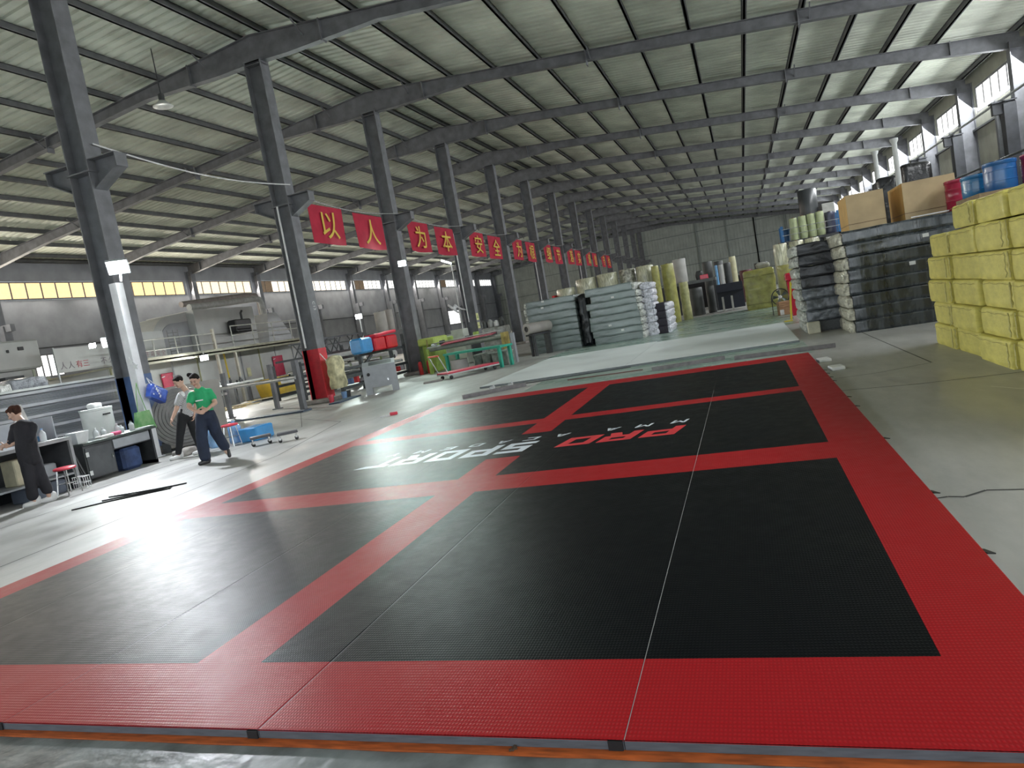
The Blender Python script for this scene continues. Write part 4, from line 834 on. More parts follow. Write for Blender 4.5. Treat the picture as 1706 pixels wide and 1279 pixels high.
w=MB(); w.soft(.2,.22,.1,.04,.02,6,3,n=5,M=Tm(0,0,1.235)); w.build('white_bag',WHITE,t,smooth=True); w=MB(); w.box(.27,-.1,1.08,.30,.05,1.11); w.build('latch',BLACKM,t)
# bags hanging on the post
t=thing('tote_bag','shiny blue tote bag hung by white straps on the white post','bag',(-11.66,11.32,1.17),.05)
w=MB(); T=Tm(0.02,0,0,0,0,-.5); w.soft(.16,.46,.30,.05,.02,4,2,n=7,M=T); w.build('bag_body',mat('foil_blue',(0.04,0.12,0.55),.25,0.2,.6,4,col2=(0.02,0.05,0.3),bump=.4,coat=.5),t,smooth=True)
w=MB(); w.tube([(.02,-.02,.28),(-.02,-.05,.47),(.0,.12,.30)],.014,5); w.build('strap',WHITE,t)
w=MB()
for q in range(9): w.cbox((.105,-.12+.13*((q*37)%5)/3-.04,.06+.2*((q*53)%7)/7+.0),(.006,.035,.03),M=T)
w.build('silver_print',mat('print_silver',(0.75,0.77,0.85),.3),t)
t=thing('shopping_bag','green cloth bag hanging under the blue tote','bag',(-11.64,10.93,.62),.05); 
w=MB(); w.add([(-.06,-.24,0),(.06,-.24,0),(.06,.24,0),(-.06,.24,0),(-.03,-.17,.38),(.03,-.17,.38),(.03,.17,.38),(-.03,.17,.38)],[(3,2,1,0),(0,1,5,4),(1,2,6,5),(2,3,7,6),(3,0,4,7),(4,5,6,7)]); w.build('bag_body',mat('cloth_green',(0.09,0.30,0.09),.7,0,.4,8,col2=(0.25,0.42,0.2)),t); w=MB(); w.tube([(0,-.1,.38),(0,-.04,.75),(0,.02,.96)],.008,5); w.tube([(0,.12,.38),(0,.04,.75),(0,.02,.96)],.008,5); w.build('strap',mat('strap_green',(0.2,0.4,0.15),.7),t)
t=thing('pale_tape_figure','small white paper cut-out stuck high on the white post','decoration',(-11.80,11.30,1.98)); w=MB()
st=[((.11 if a%2==0 else .05)*math.sin(a*PI/5),(.11 if a%2==0 else .05)*math.cos(a*PI/5)) for a in range(10)]
for dx,dz,sc in ((-.02,.03,1),(.09,-.07,.8)): w.prism([(x*sc,z*sc) for x,z in st],.006,M=Tm(dx,-.21,dz+.0,0,0,PI/2))
w.build('paper_shape',WHITE,t)
# coil of rolled grey foam, edge-on
FO=mat('foam_coil_grey',(0.24,0.235,0.23),.8,0,.12,5); FOD=mat('foam_coil_gap',(0.16,0.16,0.17),.8)
t=thing('foam_coil','big spiral coil of grey foam standing on its edge behind the people','coil',(-11.75,12.05,.72),2.33)
w=MB(); turns=8; n=turns*36; pts=[]
for q in range(n+1):
    a=2*PI*q/36; r=.11+.56*q/n; pts.append((r*math.cos(a),r*math.sin(a)))
th=.061
for q in range(n):
    (x0,z0),(x1,z1)=pts[q],pts[q+1]; s0=(math.hypot(x0,z0)-th)/math.hypot(x0,z0); s1=(math.hypot(x1,z1)-th)/math.hypot(x1,z1)
    w.add([(-.2,x0,z0),(-.2,x1,z1),(-.2,x1*s1,z1*s1),(-.2,x0*s0,z0*s0),(.2,x0,z0),(.2,x1,z1),(.2,x1*s1,z1*s1),(.2,x0*s0,z0*s0)],[(0,1,2,3),(7,6,5,4),(0,4,5,1),(3,2,6,7)])
w.build('spiral',FO,t,smooth=True)
w=MB(); w.box(-.2,-.35,-.72,.2,.35,-.68); w.box(-.2,-.5,-.72,.2,-.35,-.5); w.box(-.2,.35,-.72,.2,.5,-.5); w.build('cradle',DARKG,t)
t=thing('foam_sheet','large tan board standing beside the coil','board',(-12.55,13.35,0),.76) ; w=MB(); w.box(-.9,-.04,0,.6,.0,1.36); w.build('board_body',mat('tan_board',(0.40,0.38,0.35),.7,0,.06,3),t)
t=thing('rubble_block','broken concrete block beside the desk foot','block',(-10.8,10.95,0)); w=MB(); w.soft(.3,.45,.14,.05,.03,5,5,n=5); w.build('block_body',CONC,t,smooth=True)
# stools
def stool(lab,x,y,rz=0,red=REDP):
    t=thing('stool',lab,'stool',(x,y,0),rz); w=MB(); w.lathe([(.15,.40),(.165,.41),(.165,.43),(.14,.445),(.01,.447)],22); w.build('seat',red,t,smooth=True)
    for a in range(4):
        c=PI/4+a*PI/2; w=MB(); w.tube([(.11*math.cos(c),.11*math.sin(c),.40),(.17*math.cos(c),.17*math.sin(c),0)],.011,6); w.build('leg',CHROME,t)
    w=MB(); 
    pr=[(.145*math.cos(PI/4+a*PI/2),.145*math.sin(PI/4+a*PI/2),.18) for a in range(5)]
    w.tube(pr,.008,5); w.build('foot_ring',CHROME,t)
stool('round red stool with thin metal legs in front of the workbench',-10.62,8.25); stool('round red stool right of the woman in green',-10.05,11.45)
# water bottles behind people
for j,(x,y) in enumerate(((-10.55,11.55),(-10.85,11.75),(-10.3,11.85))):
    t=thing('water_bottle','large clear blue water bottle behind the striped shirt person, %s'%['nearest','left','right'][j],'bottle',(x,y,0),0); w=MB(); w.lathe([(.12,0),(.135,.02),(.135,.1),(.13,.12),(.135,.14),(.135,.24),(.13,.26),(.135,.28),(.13,.34),(.05,.42),(.035,.43),(.035,.48)],18); w.build('body',mat('bottle_blue_clear',(0.25,0.45,0.75),.12,0,.2,6,coat=.6),t,smooth=True); w=MB(); w.lathe([(.038,.46),(.04,.49),(.02,.49)],12); w.build('cap',WHITE,t,smooth=True)
t=thing('blue_crate','blue plastic crate behind the woman in green','crate',(-9.85,11.95,0)); w=MB(); w.bbox(-.22,-.28,0,.22,.28,.28,.02); w.build('crate_body',pmat('plastic_azure',(0.05,0.28,0.62)),t)
# dollies with castors, foam offcut, cable on floor
def dolly(lab,x,y,rz):
    t=thing('dolly',lab,'dolly',(x,y,0),rz); w=MB(); w.bbox(-.19,-.10,.135,.19,.10,.185,.008); w.build('deck',mat('dolly_wood',(0.09,0.09,0.1),.6),t)
    for sx in (-.15,.15):
        for sy in (-.07,.07):
            w=MB(); w.tube([(sx,sy,.135),(sx,sy,.08)],.012,6); w.box(sx-.02,sy-.02,.05,sx+.02,sy-.015,.1); o=w.build('castor_fork',CHROME,t)
            w=MB(); w.lathe([(.03,-.012),(.035,-.008),(.035,.008),(.03,.012)],14,M=Tm(sx,sy,.036,0,0,PI/2)); w.build('castor_wheel',BLACKM,o,smooth=True)
dolly('small dark wheeled dolly, the one nearer the people',-9.0,11.0,.75); dolly('small dark wheeled dolly, the one nearer the mat',-8.42,11.05,.65)
w=MB(); random.seed(5)
pts=[(-8.9,7.35,.008),(-8.2,7.7,.01),(-7.95,7.95,.01),(-8.3,7.75,.012),(-9.0,7.55,.012),(-8.5,7.55,.01),(-8.1,7.85,.01),(-8.0,7.7,.008),(-8.7,7.25,.008),(-9.0,6.95,.008)]
w.tube(pts,.01,5); tag(w.build('floor_cable',BLACKM),'thin black cable tangled on the floor left of the mat','cable')
t=thing('hand_tool','small red-handled tool lying on the floor left of the mat','tool',(-7.15,12.9,0),.5); w=MB(); w.soft(.16,.09,.06,.02,.005,8,2,n=4); w.build('red_body',REDP,t,smooth=True); w=MB(); w.cbox((-.18,0,.01),(.2,.04,.02)); w.build('white_part',WHITE,t)
def strip(lab,a,c,wd,h,m_,name='foam_strip'):
    w=MB(); w.bar((a[0],a[1],h/2+.003),(c[0],c[1],h/2+.003),wd,h); return tag(w.build(name,m_),lab,'strip')
FS=mat('foam_strip_grey',(0.16,0.15,0.155),.6,0,.2,8)
strip('grey foam strip with a pale cut end beyond the left corner of the mat',(-6.05,14.05),(-4.85,14.85),.12,.08,FS); strip('long thin rod lying along the pale mat',(-5.6,15.3),(-2.6,15.62),.02,.02,DARKG,'floor_rod')
strip('thin red-brown rod lying beyond the red mat',(-3.85,14.75),(-2.2,14.65),.02,.02,mat('rod_brown',(0.12,0.05,0.04),.5),'floor_rod'); strip('grey foam strip lying beyond the middle of the red mat',(-1.95,14.2),(-.55,14.45),.12,.07,FS); strip('long grey foam strip at the far right corner of the mat',(-.35,14.1),(1.4,13.85),.13,.07,FS)
for j,(x,y) in enumerate(((-5.75,15.15),(-5.35,15.3))):
    t=thing('metal_clamp','small pale metal clamp left of the long rod, %s'%['left','right'][j],'clamp',(x,y,0)); w=MB(); w.bbox(-.06,-.05,0,.06,.05,.07,.01); w.box(.02,-.02,.07,.05,.02,.11); w.build('clamp_body',GALV,t)
for j,(x,y) in enumerate(((1.02,12.05),(1.08,10.95))):
    t=thing('white_block','white foam block at the right mat edge, %s one'%['far','near'][j],'block',(x,y,0),.1); w=MB(); w.bbox(-.09,-.14,0,.09,.14,.05,.008); w.build('block_body',WHITE,t)
t=thing('wood_chip','small splinter lying on the orange board at the front','splinter',(-.99,2.17,.012),.6); w=MB(); w.cbox((0,0,.003),(.03,.008,.006)); w.cbox((.004,.004,.004),(.03,.01,.006),rz=.9); w.build('chip',mat('chip_brown',(0.08,0.05,0.03),.8),t)
# ------------------------------------------------------------ oven line with walkway, fan casing and ducts
t=thing('curing_oven','long pale panelled oven with red hatches and a railed walkway on top','machine',(-22,25,0))
w=MB(); w.box(-3.0,-5.4,0,0,5.95,2.3)
w.build('lower_housing',OV,t)
for q,yy in enumerate((-5.3,-3.9,-2.4,-1.0,.3,1.7,3.0,4.2,5.6)):
    w=MB(); w.box(0,yy-.03,0,.03,yy+.03,2.3); w.build('panel_rib',OV2 if q%3 else mat('rib_olive',(0.35,0.35,0.2),.6),t)
for (y0,y1,z0,z1) in ((-3.12,-2.52,1.18,1.82),(3.85,4.6,.8,1.78)):
    w=MB(); w.bbox(.03,y0,z0,.1,y1,z1,.02); h=w.build('red_hatch',mat('hatch_red',(0.5,0.03,0.08),.45),t)
    w=MB(); w.bar((.12,y0-.04,z1-.15),(.12,y0+.12,z1-.12),.03); w.bar((.12,y1-.05,z0+.1),(.12,y1-.05,z1-.1),.025); w.build('hatch_latch',GALV,h)
w=MB(); w.box(-2.9,-.3,2.46,-.3,3.6,4.32); w.build('upper_housing',OV,t)
w=MB(); w.box(-3.0,-5.5,2.3,1.15,5.95,2.36); w.box(1.05,-5.5,2.22,1.15,5.95,2.46); w.build('walkway_deck',mat('walkway_khaki',(0.38,0.37,0.28),.6),t)
# scroll-shaped fan casing
w=MB(); pts=[(-.3,2.46),(-.3,4.28),(-1.0,4.2)]+[(-1.25-1.12*math.sin(q*PI/2/8),3.05+1.12*math.cos(q*PI/2/8)) for q in range(9)]+[(-2.37,2.46)]
M=Matrix(((0,0,1,-2.3),(1,0,0,0),(0,1,0,0),(0,0,0,1))); w.prism(pts,1.6,M=M); w.build('fan_casing',OV,t)
w=MB(); pts=[(-.32,2.5),(-.32,3.9),(-.9,3.85)]+[(-1.15-.85*math.sin(q*PI/2/8),3.0+.85*math.cos(q*PI/2/8)) for q in range(9)]+[(-2.0,2.5)]
M=Matrix(((0,0,1,-.7),(1,0,0,0),(0,1,0,0),(0,0,0,1))); w.prism(pts,.03,M=M); w.build('casing_side_plate',OV2,t)  # darker inset plate paints the shade on the casing's flat side
# trapezoid hood and ducts
w=MB(); w.add([(-1.5,3.7,2.46),(0.2,3.7,2.46),(.2,5.75,2.46),(-1.5,5.75,2.46),(-1.2,4.75,3.95),(-.4,4.75,3.95),(-.4,5.45,3.95),(-1.2,5.45,3.95)],[(3,2,1,0),(0,1,5,4),(1,2,6,5),(2,3,7,6),(3,0,4,7),(4,5,6,7)]); w.build('extraction_hood',mat('hood_bright',(0.62,0.63,0.66),.4,.2,.05,3),t)
w=MB(); w.tube([(-.9,.2,4.5),(-.9,4.6,4.75),(-.9,5.0,4.72),(-.9,5.15,4.5),(-.9,5.15,3.9)],.15,12); w.build('duct_pipe',mat('duct_pale',(0.55,0.56,0.55),.4,.1),t,smooth=True)
w=MB(); w.tube([(-1.3,.2,4.7),(-1.3,4.6,5.0),(-1.3,5.3,4.98),(-1.3,5.5,4.7),(-1.3,5.5,3.9)],.13,12); w.build('duct_pipe',mat('duct_pinkish',(0.42,0.38,0.36),.45,.4),t,smooth=True)
w=MB()
for zz in (3.35,2.95): w.tube([(1.1,.1,zz),(1.1,5.9,zz)],.025,6)
for zz in (3.12,2.72): w.tube([(1.1,-5.4,zz),(1.1,-1.0,zz)],.022,6)
w.build('guard_rail',mat('rail_pale',(0.5,0.5,0.46),.5),t)
for yy in (.1,1.5,2.9,4.3,5.85,-5.4,-4.2,-3.1,-2.0):
    w=MB(); w.tube([(1.1,yy,2.4),(1.1,yy,3.37 if yy>0 else 3.15)],.025,6); w.build('rail_post',mat('rail_pale',(0.5,0.5,0.46),.5),t)
for yy in (.1,-1.0,5.85):
    w=MB(); w.box(1.03,yy-.05,0,1.13,yy+.05,2.22 if yy!=-1.0 else 3.3); w.build('walkway_post',mat('post_rust_white',(0.55,0.50,0.42),.6,0,.15,3),t)
w=MB(); w.tube([(.35,.25,2.3),(.35,.3,.8)],.035); w.build('yellow_gas_pipe',mat('pipe_yellow',(0.75,0.55,0.05),.5),t)
w=MB(); w.bbox(-.2,1.5,3.1,.3,2.6,3.7,.05); w.tube([(.1,2.2,3.6),(.1,2.2,4.0),(.1,2.3,4.1)],.05); w.build('burner_motor',BLACKM,t)
w=MB(); w.box(.035,1.9,1.05,.04,2.15,1.45); w.build('warning_sticker',mat('sign_pale_yellow',(0.65,0.65,0.4),.5),t)
w=MB()
for zz in range(8): w.tube([(.6,-2.9,2.5+.12*zz),(.6,-2.35,2.5+.12*zz)],.015,5)
for yy in (-2.9,-2.6,-2.35): w.tube([(.6,yy,2.4),(.6,yy,3.45)],.015,5)
w.build('ladder_cage',mat('cage_grey',(0.22,0.22,0.22),.5),t)
# yellow tank trolley, conveyor table
t=thing('yellow_bin','yellow plastic bin on a low dark base in front of the oven','bin',(-18.9,24.8,0)); w=MB(); w.add([(-.4,-.68,.14),(.4,-.68,.14),(.4,.68,.14),(-.4,.68,.14),(-.5,-.78,.85),(.5,-.78,.85),(.5,.78,.85),(-.5,.78,.85)],[(3,2,1,0),(0,1,5,4),(1,2,6,5),(2,3,7,6),(3,0,4,7),(4,5,6,7)]); w.build('bin_body',mat('plastic_yellow',(0.62,0.40,0.03),.45,0,.12,4),t); w=MB(); w.box(-.4,-.65,0,.4,.65,.14); w.build('base',DARKG,t)
t=thing('conveyor_table','white-topped steel table with small fittings in front of the oven','table',(-19.9,23.4,0)); w=MB(); w.box(-.4,-1.3,.88,.4,1.4,.95); w.build('top',WHITE,t)
for yy in (-1.2,-.4,.5,1.3):
    for xx in (-.35,.35):
        w=MB(); w.box(xx-.03,yy-.03,0,xx+.03,yy+.03,.88); w.build('leg',STEEL,t)
random.seed(9)
for q in range(14):
    w=MB(); h=.08+.18*random.random(); w.lathe([(.05,0),(.05,h*.6),(.02,h*.7),(.03,h)],8,M=Tm(-.3+.6*random.random(),-.9+1.9*random.random(),.95)); w.build('fitting',GALV if q%2 else DARKG,t)
t=thing('steel_offcuts','pile of pale steel strips on the floor under the conveyor table','scrap pile',(-18.6,22.4,0)); 
for q in range(12):
    w=MB(); a=random.random()*.9+.6; x,y=random.uniform(-.5,.5),random.uniform(-1,1.2); z=.03+.014*q; L=random.uniform(.5,.9); w.bar((x-L*math.cos(a),y-L*math.sin(a),z),(x+L*math.cos(a),y+L*math.sin(a),z),.05,.03); w.build('strip',[GALV,WHITE,mat('strip_ochre',(0.5,0.4,0.2),.6)][q%3],t)
# unwind stand: dark posts carrying a long pipe
t=thing('unwind_stand','three dark steel posts with two long pale pipes between them','stand',(-14.2,17.8,0))
for (x,y,h,wd) in ((-15.6,17.94,1.44,.11),(-14.6,18.95,1.45,.12),(-12.3,17.1,1.45,.15)):
    w=MB(); w.box(x+14.2-wd/2,y-17.8-wd/2,0,x+14.2+wd/2,y-17.8+wd/2,h); w.box(x+14.2-wd,y-17.8-wd,0,x+14.2+wd,y-17.8+wd,.03); w.build('post',STEEL,t)
w=MB(); w.tube([(-2.6,.32,.97),(1.9,-.78,.97)],.055,10); w.build('pipe',GALV,t,smooth=True)
w=MB(); w.tube([(-2.6,.3,.80),(-1.3,.02,.80)],.04,8); w.build('pipe',GALV,t,smooth=True)
t=thing('blue_plank','dark blue plank lying on the floor in front of the unwind stand','plank',(-13.5,16.82,0),-.02); w=MB(); w.box(-1.75,-.3,0,1.6,.1,.04); w.build('plank_body',mat('plank_slate_blue',(0.07,0.10,0.15),.6,0,.15,3),t)
t=thing('blue_plank','dark blue plank lying in front of the steel frame machine','plank',(-11.6,18.2,0),.12); w=MB(); w.box(-.25,-.6,0,.1,.95,.04); w.build('plank_body',mat('plank_slate_blue',(0.07,0.10,0.15),.6,0,.15,3),t)
# sack on the red foot
t=thing('hanging_sack','cream sack with dark smudges hanging beside the red column foot','sack',(-12.18,18.95,.36)); w=MB(); w.soft(.35,.62,1.0,.12,.05,3,3,n=7); w.build('sack_body',mat('sack_cream',(0.62,0.58,0.36),.7,0,.35,5,bump=.4,bscale=10),t,smooth=True)
w=MB(); w.bar((-.1,-.28,.9),(-.25,-.33,1.15),.02); w.build('tie',WHITE,t)
for q,(x,y,c) in enumerate(((-12.1,18.25,REDP),(-11.95,18.45,BLUB),(-12.0,18.75,DARKG))):
    t=thing('small_tub','%s small tub standing on the plinth edge of the red-footed column'%['red','pale blue','dark'][q],'tub',(x,y+.3 if q else y,0 if q else 0),0)
    w=MB(); w.lathe([(.07,0),(.09,.22),(.085,.24),(.02,.24)],14); w.build('tub_body',c,t,smooth=True)
# grey control cabinet
t=thing('control_cabinet','light grey metal control cabinet on short feet at the floor edge','cabinet',(-10.95,19.4,0),-1.1)
w=MB(); w.box(-.15,-.5,.2,.35,.5,.86,); w.add([(.35,-.5,.86),(.35,.5,.86),(-.15,.5,.99),(-.15,-.5,.99)],[(0,1,2,3)]); w.add([(.35,-.5,.86),(-.15,-.5,.99),(-.15,-.5,.86)],[(0,1,2)]); w.add([(.35,.5,.86),(-.15,.5,.86),(-.15,.5,.99)],[(0,1,2)]); w.add([(-.15,-.5,.86),(-.15,-.5,.99),(-.15,.5,.99),(-.15,.5,.86)],[(0,1,2,3)])
w.build('housing',GREYM,t)
for yy in (-.5,.3):
    w=MB(); w.box(-.14,yy,0,.35,yy+.2,.2); w.build('foot',GREYM,t)
w=MB(); w.lathe([(.05,0),(.05,.03),(.02,.05)],12,M=Tm(.35,-.34,.62,0,PI/2)); w.build('knob',BLACKM,t)
w=MB(); w.add([(.26,-.3,.886),(.26,.4,.886),(-.08,.4,.976),(-.08,-.3,.976)],[(0,1,2,3)]); w.build('top_grille',DARKG,t); w=MB(); w.box(.35,.2,.35,.36,.24,.42); w.build('lock',CHROME,t)
# steel frame machine between the second and third column
t=thing('frame_machine','long dark steel frame machine full of rollers between the columns','machine',(-13.6,23.3,0))
FRM=mat('frame_dark_green',(0.06,0.07,0.075),.5,0,.2,4)
for (y,h) in ((-2.5,1.35),(-1.03,1.2),(1.3,1.66),(2.5,1.72)):
    for x in (-1.2,.35):
        w=MB(); w.box(x-.06,y-.06,0,x+.06,y+.06,h); w.build('post',FRM,t)
for z,(a,b_) in ((.83,(-2.5,-1.0)),(.55,(-2.5,2.5)),(1.2,(-1.0,2.5)),(.2,(-2.5,2.5))):
    for x in (-1.2,.35):
        w=MB(); w.box(x-.05,a,z-.05,x+.05,b_,z+.05); w.build('rail',FRM,t)
w=MB(); w.bar((.35,-1.0,.75),(.35,-.2,1.15),.09); w.build('brace',FRM,t)
for q in range(9):
    w=MB(); y=-2.2+.55*q; z=[.68,.95,.42,.9][q%4]; w.tube([(-1.15,y,z),(.3,y,z)],.08 if q%2 else .06,10); w.build('roller',CHROME if q%3 else WHITE,t,smooth=True)
for yy,zz,rr_ in ((.9,1.32,.1),(1.8,1.0,.13)):
    w=MB(); w.tube([(-1.0,yy,zz),(.3,yy,zz)],rr_,12); w.build('wide_roller',WHITE,t,smooth=True)
for q in range(12):
    w=MB(); y=-2.3+.4*q; w.bbox(.2,y,.28,.36,y+.16,.42+.06*(q%3),.02); w.build('motor_unit',[DARKG,BLUEP,RED,GREYM][q%4],t)
for y in (-1.4,-.5,.4,1.2):
    w=MB(); w.bar((-.9,y,1.5),(-.9,y+.5,2.05),.035); w.bar((-.9,y+.5,1.5),(-.9,y,2.05),.035); w.build('scissor_brace',FRM,t)
w=MB(); w.box(-.95,-2.6,1.42,-.85,2.4,1.5); w.box(-.95,-1.6,2.0,-.85,1.8,2.06); w.build('top_beam',FRM,t)
dup(t,(-16.0,25.0,0),0,label='second dark steel frame machine, standing behind the first one')
t=thing('blue_tub','blue tub on top of the frame machine, left of the red ones','tub',(-13.0,22.1,1.25)); w=MB(); w.bbox(-.25,-.4,0,.25,.4,.55,.06); w.build('tub_body',pmat('plastic_azure',(0.05,0.28,0.62)),t)
for q,y in enumerate((23.05,24.0)):
    t=thing('red_tub','red tub on top of the frame machine, %s'%['next to the blue tub','the right one'][q],'tub',(-13.0,y,1.25)); w=MB(); w.bbox(-.25,-.40,0,.25,.40,.5,.05); w.build('tub_body',pmat('plastic_red3',(0.6,0.015,0.03)),t)
t=thing('red_cloth','red cloth draped over the red tubs','cloth',(-13.0,23.6,1.78)); w=MB(); w.soft(.5,1.7,.1,.04,.03,3,2,n=8,M=Tm(0,0,0,0,0,.05)); w.build('cloth_body',mat('cloth_red',(0.6,0.02,0.05),.7,0,.15,5),t,smooth=True)
# raised box with two upright rolls behind
t=thing('raised_platform','grey raised box behind the frame machine holding two upright rolls','platform',(-17.5,32.1,0)); w=MB(); w.box(-.7,-1.35,1.45,.5,1.35,2.02); w.build('platform_box',mat('platform_grey',(0.13,0.13,0.13),.6),t)
for yy in (-1.2,1.2):
    for xx in (-.6,.4):
        w=MB(); w.box(xx-.05,yy-.05,0,xx+.05,yy+.05,1.45); w.build('leg',STEEL,t)
roll('left thick pale roll standing on the raised box',-17.3,31.75,2.02,.30,1.02,mat('roll_warm_grey',(0.42,0.40,0.37),.5,0,.08,4),71,wob=.005); roll('right slimmer pale roll standing on the raised box',-17.3,32.65,2.02,.22,1.1,mat('roll_warm_grey',(0.42,0.40,0.37),.5,0,.08,4),72,wob=.005)
# fire extinguishers
for q,(x,y) in enumerate(((-12.3,25.0),(-12.0,25.15))):
    t=thing('fire_extinguisher','red extinguisher at the foot of the third column, %s one'%['left','right'][q],'extinguisher',(x,y,0)); w=MB(); w.lathe([(.07,0),(.085,.02),(.085,.42),(.05,.5),(.03,.52)],16); w.build('cylinder',RED,t,smooth=True); w=MB(); w.lathe([(.035,.5),(.035,.56),(.02,.58)],10); w.tube([(0,0,.55),(.09,0,.52),(.1,0,.25)],.012,5); w.build('valve_and_hose',BLACKM,t)
# green winding machine with teal bench
GM=mat('machine_green',(0.33,0.48,0.10),.45,0,.15,5); TM=mat('bench_teal',(0.02,0.33,0.23),.45,0,.1,5)
t=thing('winding_machine','yellow-green winding machine with a long roller and red cloth over it','machine',(-11.9,25.9,0))
w=MB(); w.bbox(-.35,-.55,0,.2,.5,1.08,.04); w.build('cabinet',GM,t); w=MB(); w.bbox(-.45,-.7,1.08,.3,.62,1.38,.05); w.build('head',mat('machine_green_light',(0.45,0.58,0.14),.4,0,.1,5),t)
w=MB(); w.tube([(.25,-1.3,.93),(3.55,-2.0,.98)],.10,12); w.build('main_roller',mat('roller_green_grey',(0.25,0.28,0.25),.4,.3),t,smooth=True)
w=MB(); w.tube([(.3,-1.0,1.12),(3.5,-1.7,1.2)],.02,6); w.tube([(.3,-.8,1.0),(3.3,-1.5,1.02)],.05,8); w.build('guide_bar',GALV,t,smooth=True)
w=MB(); w.add([(.9,-1.55,1.03),(3.2,-2.05,1.12),(3.2,-1.6,1.16),(.9,-1.1,1.10),(.9,-1.55,1.01),(3.2,-2.05,1.1),(3.2,-1.6,1.14),(.9,-1.1,1.08)],[(0,1,2,3),(7,6,5,4),(0,4,5,1),(1,5,6,2),(2,6,7,3),(3,7,4,0)]); w.build('red_cloth_strip',mat('cloth_dull_red',(0.35,0.05,0.08),.7),t)
w=MB(); w.box(3.6,-2.3,0,3.72,-1.75,1.12); w.build('end_frame',mat('ochre_board',(0.42,0.33,0.10),.6,0,.3,4),t); w=MB(); w.box(3.95,-2.3,0,4.05,-2.1,1.05); w.build('end_post',GREYM,t); w=MB(); w.tube([(.0,-.75,1.3),(.15,-1.1,.9),(0.0,-.8,.5)],.02,5); w.build('hose',CBT,t)
w=MB(); w.box(.25,-1.5,0,.33,-1.3,.95); w.box(3.55,-2.1,0,3.6,-1.9,.98); w.build('roller_stand',GM,t)
for q in range(8):
    w=MB(); w.bbox(.3+.36*q,-1.1,.95,.46+.36*q,-.85,1.1+.1*(q%3),.02); w.build('small_fitting',[GALV,DARKG,GM][q%3],t)
t=thing('teal_bench','teal green metal bench in front of the winding machine','bench',(-8.95,22.75,0),-.33)
w=MB(); w.box(-1.3,-.35,.66,1.3,.35,.73); w.build('top',TM,t)
for sx in (-1.25,1.15):
    for sy in (-.33,.23):
        w=MB(); w.box(sx,sy,0,sx+.1,sy+.1,.66); w.build('leg',TM,t)
t=thing('paper_roll','squat grey roll standing under the left part of the teal bench','roll',(-9.75,22.9,0)); w=MB(); w.lathe([(.30,0),(.31,.02),(.31,.44),(.3,.46),(.05,.46),(.05,.4)],24); w.build('roll_body',mat('roll_grey_wrap',(0.40,0.39,0.38),.5,0,.06,4),t,smooth=True)
for q in range(4):
    t=thing('grey_sack','grey sack under the right part of the teal bench, %s from the left'%ORD[q],'sack',(-9.2+.4*q,23.6-.16*q,0),-.3); w=MB(); w.soft(.34,.5,.5+.04*(q%2),.08,.04,4,q,n=5); w.build('sack_body',mat('sack_grey_green',(0.22,0.25,0.22),.6,0,.3,6,bump=.4),t,smooth=True)
t=thing('film_block','pale film-wrapped block behind the winding machine, buckets on top','block',(-10.1,28.3,0)); w=MB(); w.soft(1.0,.9,1.33,.06,.03,3,4,n=6); w.build('block_body',mat('film_pale_block',(0.42,0.43,0.42),.3,0,.3,6,bump=.6,coat=.4),t,smooth=True)
for q,(x,m_,h,l) in enumerate(((-10.5,DK,.32,'dark bucket, first from the left on the film block'),(-10.24,mat('bucket_grey',(0.35,0.36,0.35),.5),.32,'grey bucket with a cap on the film block'),(-9.96,WHITE,.26,'white bucket on the film block'),(-9.72,DK,.36,'dark bucket at the right end of the film block'))):
    t=thing('bucket',l,'bucket',(x,28.1,1.345)); w=MB(); w.lathe([(.11,0),(.12,.01),(.12,h*.75),(.07,h*.86),(.05,h),(.01,h)],16); w.build('bucket_body',m_,t,smooth=True)
for q,(x,y,h,l) in enumerate(((-11.6,27.9,1.5,'tall pale crate behind the green machine'),(-12.2,28.2,1.35,'wide pale crate behind the green machine'))):
    t=thing('pale_crate',l,'crate',(x,y,0)); w=MB(); w.bbox(-.28,-.3,0,.28,.3,h,.02); w.build('crate_body',mat('crate_pale',(0.5,0.53,0.48),.6,0,.1,4),t)
t=thing('grey_tube_roll','thick grey tube roll with a dark hollow end right of the winding machine','roll',(-7.0,25.2,0),-.5)
w=MB(); M=Tm(-.62,-.5,1.05,0,0,-PI/2)@Matrix.Identity(4); w.lathe([(.10,.03),(.11,0),(.2,0),(.21,.02),(.21,1.2),(.2,1.22),(.02,1.22)],24,M=M); w.build('tube_body',mat('tube_warm_grey',(0.34,0.32,0.30),.5,0,.08,4),t,smooth=True); w=MB(); w.lathe([(.105,.02),(.105,.03)],20,M=M); w.build('hollow',BLACKM,t)
w=MB(); w.box(-.75,-.3,0,-.68,-.2,.84); w.box(-.56,-.3,0,-.5,-.2,.84); w.box(-.75,.5,0,-.5,.6,.84); w.box(-.8,-.4,.78,-.45,.65,.84); w.build('dark_support',DARKG,t)
t=thing('platform_trolley','low platform trolley with a red deck and an orange push handle','trolley',(-8.75,21.2,0),.95)
w=MB(); w.bbox(-1.0,-.35,.17,1.0,.35,.22,.01); w.build('deck',mat('deck_red',(0.55,0.04,0.08),.5),t)
w=MB(); w.box(-1.0,-.36,.13,1.0,.36,.17); w.build('under_frame',GALV,t)
for sx in (-.85,.85):
    for sy in (-.28,.28):
        w=MB(); w.lathe([(.05,-.02),(.06,-.015),(.06,.015),(.05,.02)],14,M=Tm(sx,sy,.06,0,0,PI/2)); w.build('wheel',BLACKM,t,smooth=True)
for sy in (-.3,.3):
    w=MB(); w.tube([(-.95,sy,.2),(-1.2,sy,.78)],.016,6); w.build('handle_tube',GALV,t)
